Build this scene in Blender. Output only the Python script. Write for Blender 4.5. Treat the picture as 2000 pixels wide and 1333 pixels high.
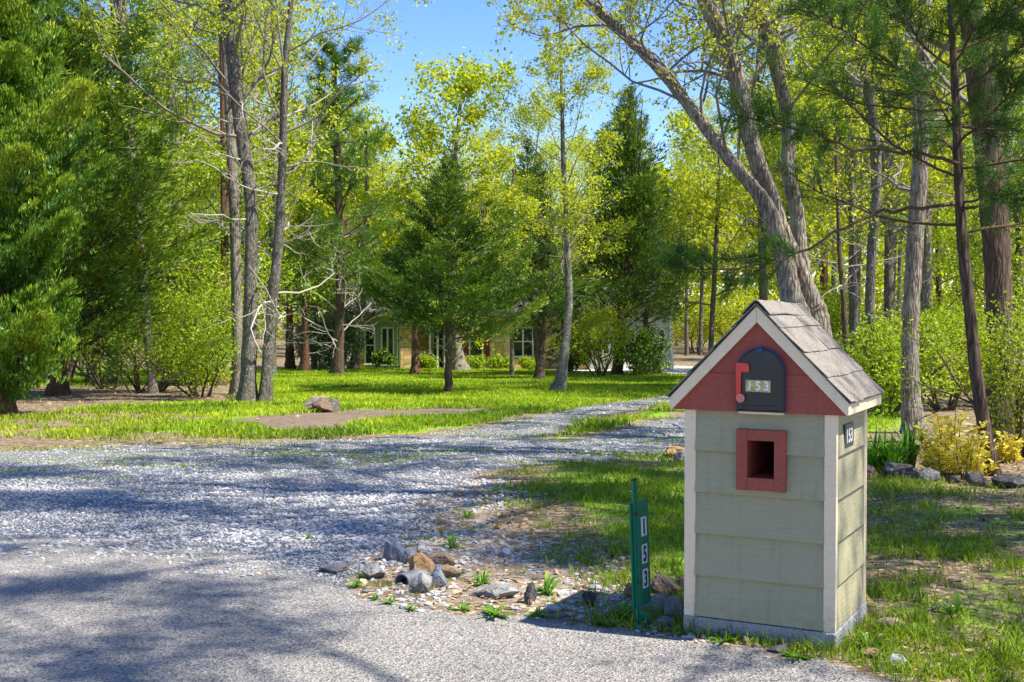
import bpy, math, random
import numpy as np
from math import radians as R, sin, cos, pi
D = bpy.data
for _o in list(D.objects): D.objects.remove(_o)
SC = bpy.context.scene
COL = SC.collection

# ------------------------------------------------------------------ camera
F = 2350.0; CAMH = 1.42; PITCH = R(1.49)
cam_d = D.cameras.new('camera'); cam = D.objects.new('camera', cam_d); COL.objects.link(cam)
cam_d.sensor_width = 36.0; cam_d.lens = 36.0 * F / 2000.0
cam_d.clip_start = 0.05; cam_d.clip_end = 2000.0
cam.location = (0, 0, CAMH); cam.rotation_euler = (R(90) - PITCH, 0, 0)
SC.camera = cam

# ------------------------------------------------------------------ sky, sun, exposure
SUN_EL = R(57); SUN_DIR = np.array([cos(SUN_EL) * .937, -cos(SUN_EL) * .35, sin(SUN_EL)])
SUN_DIR /= np.linalg.norm(SUN_DIR)
world = D.worlds.new("World"); SC.world = world; world.use_nodes = True
_nt = world.node_tree; _nt.nodes.clear()
_sky = _nt.nodes.new('ShaderNodeTexSky'); _sky.sky_type = 'NISHITA'; _sky.sun_disc = False
_sky.sun_elevation = SUN_EL; _sky.sun_rotation = R(110); _sky.altitude = 300; _sky.air_density = 1.0
_sky.dust_density = .3; _sky.ozone_density = 3.0
_hs = _nt.nodes.new('ShaderNodeHueSaturation'); _hs.inputs['Saturation'].default_value = 1.25
_hs.inputs['Hue'].default_value = .514
_bg = _nt.nodes.new('ShaderNodeBackground'); _bg.inputs['Strength'].default_value = 0.12
_wo = _nt.nodes.new('ShaderNodeOutputWorld')
_nt.links.new(_sky.outputs[0], _hs.inputs['Color']); _nt.links.new(_hs.outputs[0], _bg.inputs['Color']); _nt.links.new(_bg.outputs[0], _wo.inputs['Surface'])
sun_d = D.lights.new('sun', 'SUN'); sun_d.energy = 5.0; sun_d.angle = R(0.53); sun_d.color = (1.0, .94, .83)
sun = D.objects.new('sun', sun_d); COL.objects.link(sun)
from mathutils import Vector, Matrix
sun.rotation_euler = Vector(SUN_DIR.tolist()).to_track_quat('Z', 'Y').to_euler()
SC.view_settings.view_transform = 'Standard'; SC.view_settings.look = 'None'
SC.view_settings.exposure = 1.14; SC.view_settings.gamma = 1.0
SC.cycles.max_bounces = 8; SC.cycles.transmission_bounces = 5; SC.cycles.diffuse_bounces = 4
SC.cycles.use_denoising = True

# ------------------------------------------------------------------ picture point -> place at a known distance
def at(px, py, d):
    a = (px - 1000) / F; b = (666.5 - py) / F
    k = d / (cos(PITCH) + b * sin(PITCH))
    return np.array([k * a, d, CAMH + k * (b * cos(PITCH) - sin(PITCH))])

# ------------------------------------------------------------------ noise + terrain
def _hash(ix, iy, s):
    h = (ix * 374761393 + iy * 668265263 + s * 974634777) & 0x7fffffff
    h = ((h ^ (h >> 13)) * 1274126177) & 0x7fffffff
    return ((h ^ (h >> 16)) & 0xffff) / 65535.0
def vnoise(x, y, s=0):
    x = np.asarray(x, float); y = np.asarray(y, float)
    ix = np.floor(x).astype(np.int64); iy = np.floor(y).astype(np.int64)
    fx = x - ix; fy = y - iy; fx = fx * fx * (3 - 2 * fx); fy = fy * fy * (3 - 2 * fy)
    a = _hash(ix, iy, s); b = _hash(ix + 1, iy, s); c = _hash(ix, iy + 1, s); d = _hash(ix + 1, iy + 1, s)
    return (a * (1 - fx) + b * fx) * (1 - fy) + (c * (1 - fx) + d * fx) * fy
def fbm(x, y, s=0, o=3):
    t = 0; a = .5; n = 0
    for i in range(o):
        t = t + a * vnoise(x * 2 ** i, y * 2 ** i, s + i * 7); n += a; a *= .5
    return t / n
def sstep(a, b, x):
    t = np.clip((x - a) / (b - a), 0, 1); return t * t * (3 - 2 * t)
def gz(x, y):
    x = np.asarray(x, float); y = np.asarray(y, float)
    z = -.030 * np.clip(y - 9, 0, 51.5) - .030 * .5 * (1 - np.cos(np.clip((y - 7) / 2, 0, 1) * pi)) * .5
    bump = (fbm(x * .5, y * .5, 3) - .5) * .10 + (fbm(x * 2.1, y * 2.1, 9) - .5) * .035
    keep = sstep(5.2, 8.0, y + .55 * (x - 1.0))
    mb = 1 - np.exp(-(((x - 1.2) ** 2 + (y - 5.2) ** 2) / .9 ** 2))
    z = z + bump * keep * mb
    z = z + .022 * (1 - mb)
    z = z + .05 * sstep(1.9, 3.2, x) * sstep(6, 8, y) * sstep(14, 10, y)
    return z
def gz1(x, y): return float(gz(np.array([x]), np.array([y]))[0])
def G(px, py):
    a = (px - 1000) / F; b = (666.5 - py) / F
    dy = cos(PITCH) + b * sin(PITCH); dz = b * cos(PITCH) - sin(PITCH)
    lo, hi = 2.0, 2.0; z = CAMH
    k = 2.0
    while k < 200:
        y = k * dy
        if CAMH + k * dz < gz1(k * a, y): break
        k *= 1.02
    l, h = k / 1.02, k
    for _ in range(18):
        m = (l + h) / 2
        if CAMH + m * dz < gz1(m * a, m * dy): h = m
        else: l = m
    return np.array([l * a, l * dy])
def Gd(px, py):
    g = G(px, py); return np.array([g[0], g[1], gz1(g[0], g[1])])

# ------------------------------------------------------------------ tagging / mesh helpers
def tag(o, label=None, cat=None, group=None, kind=None):
    if label: o['label'] = label
    if cat: o['category'] = cat
    if group: o['group'] = group
    if kind: o['kind'] = kind
    return o
def empty(name, loc, rz=0):
    o = D.objects.new(name, None); o.empty_display_size = .1; COL.objects.link(o)
    o.location = tuple(float(v) for v in loc); o.rotation_euler = (0, 0, rz); return o
class MB:
    def __init__(s): s.v = []; s.f = []; s.m = []; s.a = []; s.n = 0
    def add(s, V, faces, mi=0, a=0.5):
        V = np.asarray(V, float).reshape(-1, 3); s.v.append(V)
        for Fc in (faces if isinstance(faces, list) and len(faces) and isinstance(faces[0], np.ndarray) else [np.asarray(faces)]):
            s.f.append(np.asarray(Fc, np.int64) + s.n); s.m.append(np.full(len(Fc), mi, np.int32))
        s.a.append(np.full(len(V), a, float) if np.isscalar(a) else np.asarray(a, float).reshape(-1))
        s.n += len(V); return s
    def build(s, name, mats, parent=None, smooth=False, origin=None):
        me = D.meshes.new(name)
        V = np.concatenate(s.v) if s.v else np.zeros((0, 3))
        if origin is not None: V = V - np.asarray(origin, float)
        me.vertices.add(len(V)); me.vertices.foreach_set('co', V.astype(np.float32).ravel())
        li = np.concatenate([f.ravel() for f in s.f]); tot = np.concatenate([np.full(len(f), f.shape[1], np.int32) for f in s.f])
        st = np.concatenate([[0], np.cumsum(tot)[:-1]]).astype(np.int32)
        me.loops.add(len(li)); me.loops.foreach_set('vertex_index', li.astype(np.int32))
        me.polygons.add(len(tot)); me.polygons.foreach_set('loop_start', st); me.polygons.foreach_set('loop_total', tot)
        me.polygons.foreach_set('material_index', np.concatenate(s.m))
        me.polygons.foreach_set('use_smooth', np.full(len(tot), bool(smooth)))
        for m in (mats if isinstance(mats, (list, tuple)) else [mats]): me.materials.append(m)
        at_ = me.attributes.new('v', 'FLOAT', 'POINT'); at_.data.foreach_set('value', np.concatenate(s.a).astype(np.float32))
        me.update(calc_edges=True); me.validate()
        o = D.objects.new(name, me); COL.objects.link(o)
        if parent is not None: o.parent = parent
        return o
    def box(s, x0, x1, y0, y1, z0, z1, mi=0, a=.5):
        V = [(x0,y0,z0),(x1,y0,z0),(x1,y1,z0),(x0,y1,z0),(x0,y0,z1),(x1,y0,z1),(x1,y1,z1),(x0,y1,z1)]
        return s.add(V, np.array([(0,3,2,1),(4,5,6,7),(0,1,5,4),(1,2,6,5),(2,3,7,6),(3,0,4,7)]), mi, a)
    def prism(s, prof, axis, a0, a1, mi=0, a=.5):
        """closed profile (list of 2d) extruded; axis 'y': prof=(x,z); axis 'x': prof=(y,z); axis 'z': prof=(x,y)"""
        n = len(prof); V = []
        for t in (a0, a1):
            for p in prof:
                V.append((p[0], t, p[1]) if axis == 'y' else (t, p[0], p[1]) if axis == 'x' else (p[0], p[1], t))
        q = np.array([(i, (i + 1) % n, n + (i + 1) % n, n + i) for i in range(n)])
        return s.add(V, [q, np.array([list(range(n))[::-1]]), np.array([list(range(n, 2 * n))])], mi, a)
    def tube(s, pts, rad, k=6, a=.5, cap=False, mi=0):
        P = np.asarray(pts, float); n = len(P); rad = np.broadcast_to(np.asarray(rad, float), (n,))
        T = np.gradient(P, axis=0); T /= (np.linalg.norm(T, axis=1, keepdims=True) + 1e-9)
        ref = np.array([0., 0., 1.]) if abs(T[0][2]) < .8 else np.array([1., 0., 0.])
        U = np.cross(T, ref); U /= (np.linalg.norm(U, axis=1, keepdims=True) + 1e-9); W = np.cross(T, U)
        an = np.arange(k) * 2 * pi / k
        V = P[:, None, :] + rad[:, None, None] * (np.cos(an)[None, :, None] * U[:, None, :] + np.sin(an)[None, :, None] * W[:, None, :])
        i = np.arange(n - 1)[:, None] * k; j = np.arange(k)[None, :]; j2 = (j + 1) % k
        f = np.stack([i + j, i + j2, i + k + j2, i + k + j], -1).reshape(-1, 4)
        fs = [f]
        if cap: fs += [np.array([list(range(k))[::-1]]), np.array([[(n - 1) * k + q for q in range(k)]])]
        return s.add(V.reshape(-1, 3), fs, mi, a)
def bevel(o, w=.003, seg=2):
    m = o.modifiers.new('bevel', 'BEVEL'); m.width = w; m.segments = seg; m.limit_method = 'ANGLE'; return o

# ------------------------------------------------------------------ material helpers
class NT:
    def __init__(s, name):
        s.m = D.materials.new(name); s.m.use_nodes = True; s.t = s.m.node_tree; s.t.nodes.clear()
        s.out = s.t.nodes.new('ShaderNodeOutputMaterial')
    def n(s, typ, ins=None, **kw):
        nd = s.t.nodes.new('ShaderNode' + typ)
        for k, v in kw.items(): setattr(nd, k, v)
        for k, v in (ins or {}).items(): s.set(nd, k, v)
        return nd
    def set(s, nd, k, v):
        i = nd.inputs[k]
        if hasattr(v, 'is_linked') or isinstance(v, bpy.types.NodeSocket): s.t.links.new(v, i)
        elif isinstance(v, bpy.types.Node): s.t.links.new(v.outputs[0], i)
        else:
            if isinstance(v, (tuple, list)) and len(v) == 3 and i.type == 'RGBA': v = (*v, 1)
            i.default_value = v
    def math(s, op, a, b=0.0, c=None, clamp=False):
        nd = s.n('Math', {0: a, 1: b}, operation=op); nd.use_clamp = clamp
        if c is not None: s.set(nd, 2, c)
        return nd.outputs[0]
    def mix(s, f, a, b, blend='MIX'):
        nd = s.n('MixRGB', {0: f, 1: a, 2: b}, blend_type=blend); return nd.outputs[0]
    def ramp(s, f, stops, interp='LINEAR'):
        nd = s.n('ValToRGB', {0: f}); cr = nd.color_ramp; cr.interpolation = interp
        while len(cr.elements) < len(stops): cr.elements.new(.5)
        for e, (p, c) in zip(cr.elements, stops): e.position = p; e.color = (*c, 1) if len(c) == 3 else c
        return nd.outputs[0]
    def noise(s, co, scale, detail=3, rough=.55, out=0, dist=0):
        return s.n('TexNoise', {'Vector': co, 'Scale': scale, 'Detail': detail, 'Roughness': rough, 'Distortion': dist}).outputs[out]
    def vor(s, co, scale, feature='F1', rnd=1.0):
        return s.n('TexVoronoi', {'Vector': co, 'Scale': scale, 'Randomness': rnd}, feature=feature)
    def attr(s, name='v'): return s.n('Attribute', attribute_name=name).outputs['Fac']
    def sst(s, x, a, b):
        return s.n('MapRange', {'Value': x, 'From Min': a, 'From Max': b}, interpolation_type='SMOOTHSTEP').outputs[0]
    def obj(s): return s.n('TexCoord').outputs['Object']
    def map(s, co, scale=(1,1,1), rot=(0,0,0), loc=(0,0,0)):
        return s.n('Mapping', {'Vector': co, 'Scale': scale, 'Rotation': rot, 'Location': loc}).outputs[0]
    def bump(s, h, strength=.5, dist=.02): return s.n('Bump', {'Height': h, 'Strength': strength, 'Distance': dist}).outputs[0]
    def pbr(s, col, rough=.7, spec=.3, normal=None, metal=0.0, coat=0.0):
        p = s.n('BsdfPrincipled', {'Base Color': col, 'Roughness': rough, 'Specular IOR Level': spec, 'Metallic': metal, 'Coat Weight': coat})
        if normal is not None: s.set(p, 'Normal', normal)
        return p.outputs[0]
    def done(s, sh): s.t.links.new(sh, s.out.inputs['Surface']); return s.m

def leaf_mat(name, c0, c1, c2=None, trans=.45, rough=.5, spec=.35, warm=(1.25, 1.15, .5)):
    N = NT(name); v = N.attr()
    col = N.ramp(v, [(0, c0), (.55, c1), (1, c2 or c1)])
    d = N.pbr(col, rough, spec)
    tc = N.mix(1.0, col, (warm[0], warm[1], warm[2]), 'MULTIPLY')
    t = N.n('BsdfTranslucent', {'Color': tc})
    mx = N.n('MixShader', {0: trans, 1: d, 2: t.outputs[0]})
    return N.done(mx.outputs[0])
def bark_mat(name, dark, light, lichen=None, scale=26, stretch=.14, bs=.9):
    N = NT(name); co = N.obj(); c = N.map(co, (1, 1, stretch))
    w = N.noise(c, scale, 5, .65, dist=.6)
    vo = N.vor(c, scale * 1.4, 'DISTANCE_TO_EDGE').outputs[0]
    h = N.math('ADD', N.math('MULTIPLY', w, 1.0), N.math('MULTIPLY', N.math('MINIMUM', vo, .25), 1.6))
    col = N.ramp(h, [(.35, dark), (.62, [(a + b) / 2 for a, b in zip(dark, light)]), (.9, light)])
    if lichen:
        ln = N.noise(co, 4.5, 5, .75); col = N.mix(N.math('MULTIPLY', N.sst(ln, .50, .62), .75), col, lichen)
        l2 = N.noise(co, 19, 4, .7); col = N.mix(N.math('MULTIPLY', N.sst(l2, .57, .63), .8), col, (.46, .46, .40))
    big = N.noise(co, .8, 2); col = N.mix(N.math('MULTIPLY', big, .5), col, dark)
    return N.done(N.pbr(col, .9, .15, N.bump(h, bs, .03)))
def paint_mat(name, col, rough=.55, grain=.35, gscale=(4, 4, 90), dirt=.25, spec=.35, dcol=(.12, .10, .08)):
    N = NT(name); co = N.obj()
    g = N.noise(N.map(co, gscale), 3.0, 4, .6, dist=.8)
    d = N.noise(co, 5, 5, .7); fine = N.noise(co, 60, 3, .6)
    c = N.mix(N.math('MULTIPLY', N.sst(d, .5, .85), dirt), col, dcol)
    c = N.mix(N.math('MULTIPLY', fine, .10), c, (.9, .88, .82))
    c = N.mix(.2, c, N.ramp(g, [(.32, tuple(x * .62 for x in col)), (.5, col), (.7, tuple(min(1, x * 1.12) for x in col))]))
    z = N.n('SeparateXYZ', {0: co}).outputs[2]
    splash = N.math('MULTIPLY', N.math('SUBTRACT', 1.0, N.sst(z, .08, .26)), N.sst(N.noise(co, 14, 5, .7), .38, .7))
    c = N.mix(N.math('MULTIPLY', splash, .45), c, (.20, .16, .11))
    st = N.noise(N.map(co, (34, 34, 1.6)), 1.0, 4, .6); c = N.mix(N.math('MULTIPLY', N.sst(st, .52, .74), .22), c, tuple(x * .55 for x in col))
    return N.done(N.pbr(c, rough, spec, N.bump(g, grain * 2, .006)))
def flat_mat(name, col, rough=.6, spec=.4, metal=0.0, n=.15, nscale=40):
    N = NT(name); co = N.obj(); k = N.noise(co, nscale, 4, .6)
    c = N.mix(N.math('MULTIPLY', k, n), col, tuple(x * .4 for x in col))
    return N.done(N.pbr(c, rough, spec, N.bump(k, .15, .003), metal))
def rock_mat(name, c0, c1, c2=None, scale=9):
    N = NT(name); co = N.obj(); a = N.noise(co, scale, 6, .65, dist=.5); b = N.noise(co, scale * 6, 4, .7)
    c = N.ramp(a, [(.3, c0), (.55, c1), (.75, c2 or c1)])
    c = N.mix(N.math('MULTIPLY', N.sst(b, .45, .75), .45), c, tuple(x * .45 for x in c0))
    zz = N.n('SeparateXYZ', {0: co}).outputs[2]
    soil = N.math('SUBTRACT', 1.0, N.sst(N.math('ADD', zz, N.math('MULTIPLY', N.math('SUBTRACT', a, .5), .08)), .0, .05))
    c = N.mix(N.math('MULTIPLY', soil, .7), c, (.16, .115, .07))
    c = N.mix(N.math('MULTIPLY', N.sst(N.noise(co, 17, 4, .7, dist=1), .58, .66), .6), c, (.34, .35, .27))
    c = N.mix(N.math('MULTIPLY', N.sst(N.noise(co, 31, 3, .6), .6, .7), .6), c, (.05, .05, .045))
    return N.done(N.pbr(c, .9, .15, N.bump(N.math('ADD', a, N.math('MULTIPLY', b, .6)), .9, .025)))
# ------------------------------------------------------------------ ground regions (plan outlines on the terrain)
def poly(pts, extra=()):
    return np.array([G(*p) for p in pts] + [np.array(e, float) for e in extra])
def sd(P, poly_):
    x, y = P[:, 0], P[:, 1]; n = len(poly_); d = np.full(len(P), 1e9); ins = np.zeros(len(P), bool)
    for i in range(n):
        a = poly_[i]; b = poly_[(i + 1) % n]; e = b - a; L = max(e @ e, 1e-9)
        t = np.clip(((x - a[0]) * e[0] + (y - a[1]) * e[1]) / L, 0, 1)
        d = np.minimum(d, np.hypot(x - a[0] - t * e[0], y - a[1] - t * e[1]))
        c = ((a[1] > y) != (b[1] > y)) & (x < (b[0] - a[0]) * (y - a[1]) / (b[1] - a[1] + 1e-12) + a[0])
        ins ^= c
    return np.where(ins, d, -d)
RG = {
 'road': poly([(-300,1040),(0,1048),(350,1056),(550,1100),(700,1165),(850,1195),(1000,1205),(1240,1236),(1400,1258),(1640,1300),(1760,1345)],
              [(2.2,3.6),(9,1.5),(40,-8),(-40,-8),(-40,12)]),
 'gravel': poly([(-300,880),(0,884),(200,872),(450,868),(700,858),(850,852),(1000,826),(1100,802),(1200,786),(1300,774),(1370,765),(1500,752),(1560,768),(1500,830),(1340,884),(1200,900),(1040,910),(930,930),(850,975),(790,1030),(740,1080),(640,1200),(400,1150),(0,1120),(-300,1100)],
              [(-14,8),(-14,12.5)]),
 'pad': poly([(1120,716),(1330,715),(1480,722),(1420,742),(1300,730),(1120,727)]),
 'strip': poly([(1040,856),(1100,838),(1180,815),(1260,796),(1330,786),(1420,778),(1400,800),(1330,812),(1260,826),(1180,846),(1100,862)]),
 'dirt': poly([(430,822),(560,808),(700,799),(870,796),(985,800),(900,812),(760,816),(690,826),(680,840),(560,842)]),
 'lawn': poly([(-250,905),(-250,830),(60,812),(200,794),(450,784),(505,760),(500,735),(515,722),(700,713),(1000,722),(1340,730),(1440,740),(1400,757),(1300,772),(1200,785),(1100,801),(1000,826),(850,851),(600,864),(300,873),(0,890)]),
 'lawn_far': poly([(-60,752),(250,754),(460,748),(480,722),(-60,715)]),
 'front': poly([(1010,925),(1060,908),(1200,899),(1345,886),(1500,880),(1680,930),(1850,945),(2400,950)],
              [(9,6),(5,4.4)]) ,
 'woods_grass': poly([(1600,755),(1790,760),(1790,835),(1690,850),(1600,850)]),
 'bed': poly([(1640,846),(2400,846),(2400,944),(1960,946),(1800,936),(1690,922)]),
 'debris': poly([(740,1070),(850,985),(930,935),(1010,930),(1020,1000),(1100,1060),(1250,1140),(1350,1150),(1350,1225),(1240,1233),(1000,1200),(850,1190),(720,1160)]),
}
_fr = RG['front']
RG['front'] = np.concatenate([_fr, np.array([G(1760, 1325), G(1640, 1275), G(1345, 1232), G(1215, 1222), G(1150, 1130), G(1060, 1060), G(1010, 1000)])])

def fields(x, y):
    P = np.stack([x, y], 1); s = {k: sd(P, v) for k, v in RG.items()}
    return s

def ground_material():
    N = NT('ground_mix'); co = N.n('NewGeometry').outputs['Position']
    nz1 = N.noise(co, 1.3, 5, .6); nz2 = N.noise(co, 7, 4, .65); nz3 = N.noise(co, 40, 3, .6)
    wob = N.math('ADD', N.math('MULTIPLY', N.math('SUBTRACT', nz1, .5), 1.2), N.math('MULTIPLY', N.math('SUBTRACT', nz2, .5), .9))
    wobs = N.math('ADD', N.math('MULTIPLY', N.math('SUBTRACT', nz2, .5), .35), N.math('MULTIPLY', N.math('SUBTRACT', nz3, .5), .3))
    # asphalt: worn, light grey aggregate
    va = N.vor(co, 95); vb = N.vor(co, 190)
    ca = N.ramp(N.n('SeparateColor', {0: va.outputs['Color']}).outputs[0], [(0, (.02,.02,.022)), (.14, (.05,.05,.05)), (.22, (.22,.21,.195)), (.5, (.32,.305,.28)), (1, (.62,.58,.52))])
    cb = N.ramp(N.n('SeparateColor', {0: vb.outputs['Color']}).outputs[0], [(0, (.05,.05,.05)), (1, (.50,.47,.43))])
    asp = N.mix(.4, ca, cb); asp = N.mix(N.math('MULTIPLY', nz1, .35), asp, (.31,.295,.27))
    asp = N.mix(N.math('MULTIPLY', N.sst(nz2, .55, .8), .25), asp, (.42,.40,.36))
    asp = N.mix(1.0, asp, N.ramp(N.noise(co, .9, 5, .65), [(.3, (.70,.70,.71)), (.55, (.88,.87,.86)), (.75, (1,.99,.97))]), 'MULTIPLY')
    ha = N.math('ADD', va.outputs['Distance'], N.math('MULTIPLY', vb.outputs['Distance'], .5))
    # gravel
    vg = N.vor(co, 34); vg2 = N.vor(co, 75)
    sg = N.n('SeparateColor', {0: vg.outputs['Color']})
    cg = N.ramp(sg.outputs[0], [(0, (.22,.22,.22)), (.5, (.36,.36,.36)), (1, (.50,.50,.49))])
    cg = N.mix(.35, cg, N.ramp(N.n('SeparateColor', {0: vg2.outputs['Color']}).outputs[1], [(0, (.14,.14,.16)), (1, (.55,.55,.57))]))
    edge = N.vor(co, 34, 'DISTANCE_TO_EDGE').outputs[0]
    cg = N.mix(N.math('SUBTRACT', 1.0, N.sst(edge, .0, .16)), cg, (.07,.075,.09))
    cg = N.mix(N.math('MULTIPLY', N.sst(nz1, .5, .75), .35), cg, (.36,.34,.31))
    # bare soil and leaf litter
    vl = N.vor(N.map(co, (1, 1.6, 1)), 22); sl = N.n('SeparateColor', {0: vl.outputs['Color']})
    lit = N.ramp(sl.outputs[0], [(0, (.06,.04,.02)), (.45, (.18,.125,.065)), (.8, (.36,.27,.16)), (1, (.52,.43,.29))])
    lit = N.mix(N.sst(nz3, .35, .7), lit, (.13,.095,.06))
    soil = N.ramp(nz3, [(.25, (.14,.10,.06)), (.5, (.24,.18,.115)), (.8, (.38,.31,.22))])
    soil = N.mix(N.sst(N.n('SeparateColor', {0: vg.outputs['Color']}).outputs[1], .74, .82), soil, (.38,.35,.31))
    base = N.mix(N.sst(N.attr('soil'), .3, .7), lit, soil)
    # grass floor
    g1 = N.noise(N.map(co, (60, 22, 60)), 1, 4, .7)
    gr = N.ramp(g1, [(.25, (.06,.12,.008)), (.5, (.17,.29,.012)), (.75, (.32,.43,.03))])
    gr = N.mix(N.math('MULTIPLY', N.sst(nz1, .45, .75), .5), gr, (.21,.25,.045))
    gs = N.math('ADD', N.attr('grass'), N.math('MULTIPLY', wob, N.attr('gw')))
    c = N.mix(N.sst(gs, -.12, .12), base, gr)
    c = N.mix(N.sst(N.math('ADD', N.attr('dirt'), N.math('MULTIPLY', wob, 1.8)), -.3, .3), c, N.mix(N.sst(nz2, .4, .7), (.20,.15,.105), (.11,.08,.055)))
    wg = N.sst(N.math('ADD', N.attr('gravel'), wob), -.15, .2)
    c = N.mix(wg, c, cg)
    # grass creeping through the track
    c = N.mix(N.math('MULTIPLY', N.sst(N.noise(N.map(co, (1, 2, 1)), 1.1, 5, .7), .5, .64), N.attr('creep')), c, N.mix(.4, gr, (.34,.33,.26)))
    wr = N.sst(N.math('ADD', N.attr('road'), wobs), -.06, .06)
    c = N.mix(wr, c, asp)
    c = N.mix(N.attr('pad'), c, (.55,.53,.50))
    h = N.mix(wr, N.mix(wg, N.math('ADD', nz3, N.math('MULTIPLY', vl.outputs['Distance'], .6)), N.math('MULTIPLY', N.sst(edge, 0, .3), 1.3)), N.math('MULTIPLY', ha, .55))
    return N.done(N.pbr(c, .9, .2, N.bump(h, .9, .018)))

GM = ground_material()
def build_ground():
    nx, ny = 380, 420
    yy = np.concatenate([np.linspace(-8, 3, 12)[:-1], 3 + (np.geomspace(1, 160, ny) - 1) * 2.2])
    u = np.linspace(-1, 1, nx); u = np.sign(u) * (np.abs(u) ** 1.35)
    X = u[None, :] * (11 + .95 * np.clip(yy, 0, None))[:, None]; Y = np.repeat(yy[:, None], nx, 1)
    Z = gz(X, Y)
    x, y = X.ravel(), Y.ravel(); s = fields(x, y)
    A = {}
    A['road'] = np.clip(s['road'], -1, 1); A['gravel'] = np.clip(s['gravel'], -2, 2)
    A['dirt'] = np.clip(s['dirt'] * 2, -3, 3)
    gsd = np.maximum.reduce([np.where((y < 21), np.minimum(s['lawn'], .7) - 1.05 + .65 * ((x > -5) & (y > 16)), s['lawn']), s['lawn_far'], s['strip'] * 1.5 - .5, np.minimum(s['front'], .6) - np.where(x > 1.5, .72, .45), s['woods_grass']])
    A['grass'] = np.clip(gsd, -2, 2); A['gw'] = np.where(y < 21, 1.3, .6)
    A['soil'] = np.clip(s['debris'] + .3, 0, 1)
    tr = sstep(-1, 1.0, s['gravel']) * sstep(9.5, 12.5, y) * (1 - sstep(60, 70, y)); A['creep'] = tr * .8
    A['pad'] = sstep(-.1, .1, s['pad'])
    # grass strip interrupts the gravel
    A['gravel'] = np.where(s['strip'] > -.6, np.minimum(A['gravel'], -s['strip'] * 2 - .1), A['gravel'])
    n1, n2 = X.shape
    idx = np.arange(n1 * n2).reshape(n1, n2)
    Fq = np.stack([idx[:-1, :-1], idx[:-1, 1:], idx[1:, 1:], idx[1:, :-1]], -1).reshape(-1, 4)
    fx = x[Fq].mean(1); fy = y[Fq].mean(1)
    fr = A['road'][Fq].mean(1) > 0; fp = (A['pad'][Fq].mean(1) > .5) & ~fr
    fg = (A['gravel'][Fq].mean(1) > 0) & ~fr & ~fp; fb = (s['bed'][Fq].mean(1) > 0) & ~fr & ~fg & ~fp
    fl = ~(fr | fg | fb | fp)
    for nm, mask in (('ground', fl), ('road', fr), ('gravel_driveway', fg), ('flower_bed_ground', fb), ('concrete_apron', fp)):
        f = Fq[mask]
        if len(f) == 0: continue
        us, inv = np.unique(f.ravel(), return_inverse=True)
        me = D.meshes.new(nm); V = np.stack([x, y, Z.ravel()], 1)[us]
        me.vertices.add(len(V)); me.vertices.foreach_set('co', V.astype(np.float32).ravel())
        me.loops.add(f.size); me.loops.foreach_set('vertex_index', inv.astype(np.int32).ravel())
        me.polygons.add(len(f)); me.polygons.foreach_set('loop_start', np.arange(len(f), dtype=np.int32) * 4)
        me.polygons.foreach_set('loop_total', np.full(len(f), 4, np.int32)); me.polygons.foreach_set('use_smooth', np.ones(len(f), bool))
        me.materials.append(GM)
        for k, v in A.items():
            a = me.attributes.new(k, 'FLOAT', 'POINT'); a.data.foreach_set('value', v[us].astype(np.float32))
        me.update(calc_edges=True)
        o = D.objects.new(nm, me); COL.objects.link(o); tag(o, kind='structure')
build_ground()

# ------------------------------------------------------------------ stones and grass (nobody could count them)
_ph = (1 + 5 ** .5) / 2
ICO = np.array([(-1,_ph,0),(1,_ph,0),(-1,-_ph,0),(1,-_ph,0),(0,-1,_ph),(0,1,_ph),(0,-1,-_ph),(0,1,-_ph),(_ph,0,-1),(_ph,0,1),(-_ph,0,-1),(-_ph,0,1)]) / 1.9
ICF = np.array([(0,11,5),(0,5,1),(0,1,7),(0,7,10),(0,10,11),(1,5,9),(5,11,4),(11,10,2),(10,7,6),(7,1,8),(3,9,4),(3,4,2),(3,2,6),(3,6,8),(3,8,9),(4,9,5),(2,4,11),(6,2,10),(8,6,7),(9,8,1)])
def stones_mesh(mb, x, y, size, rng, flat=.5):
    n = len(x)
    V = ICO[None] * (1 + rng.uniform(-.28, .28, (n, 12, 1)))
    sc = np.stack([rng.uniform(.7, 1.3, n), rng.uniform(.55, 1, n), rng.uniform(.35, .8, n) * flat / .6], 1) * size[:, None] * .5
    V = V * sc[:, None, :]
    t = rng.normal(0, .18, n); c, s_ = np.cos(t)[:, None], np.sin(t)[:, None]
    V[:, :, 1], V[:, :, 2] = V[:, :, 1] * c - V[:, :, 2] * s_, V[:, :, 1] * s_ + V[:, :, 2] * c
    t = rng.uniform(0, 2 * pi, n); c, s_ = np.cos(t)[:, None], np.sin(t)[:, None]
    V[:, :, 0], V[:, :, 1] = V[:, :, 0] * c - V[:, :, 1] * s_, V[:, :, 0] * s_ + V[:, :, 1] * c
    z = gz(x, y) + sc[:, 2] * .35
    V += np.stack([x, y, z], 1)[:, None, :]
    Fc = ICF[None] + (np.arange(n) * 12)[:, None, None]
    mb.add(V.reshape(-1, 3), Fc.reshape(-1, 3), 0, np.repeat(rng.uniform(0, 1, n), 12))
def scatter(rng, n, x0, x1, y0, y1, near=True):
    """random ground points, thinner with distance"""
    if near:
        u = rng.uniform(0, 1, n); y = y0 * (y1 / y0) ** u
        x = rng.uniform(-1, 1, n) * (.46 * y + 1.0); k = (x > x0) & (x < x1); return x[k], y[k]
    return rng.uniform(x0, x1, n), rng.uniform(y0, y1, n)
rs = np.random.default_rng(5)
N_ = NT('gravel_stone'); _v = N_.attr()
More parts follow.
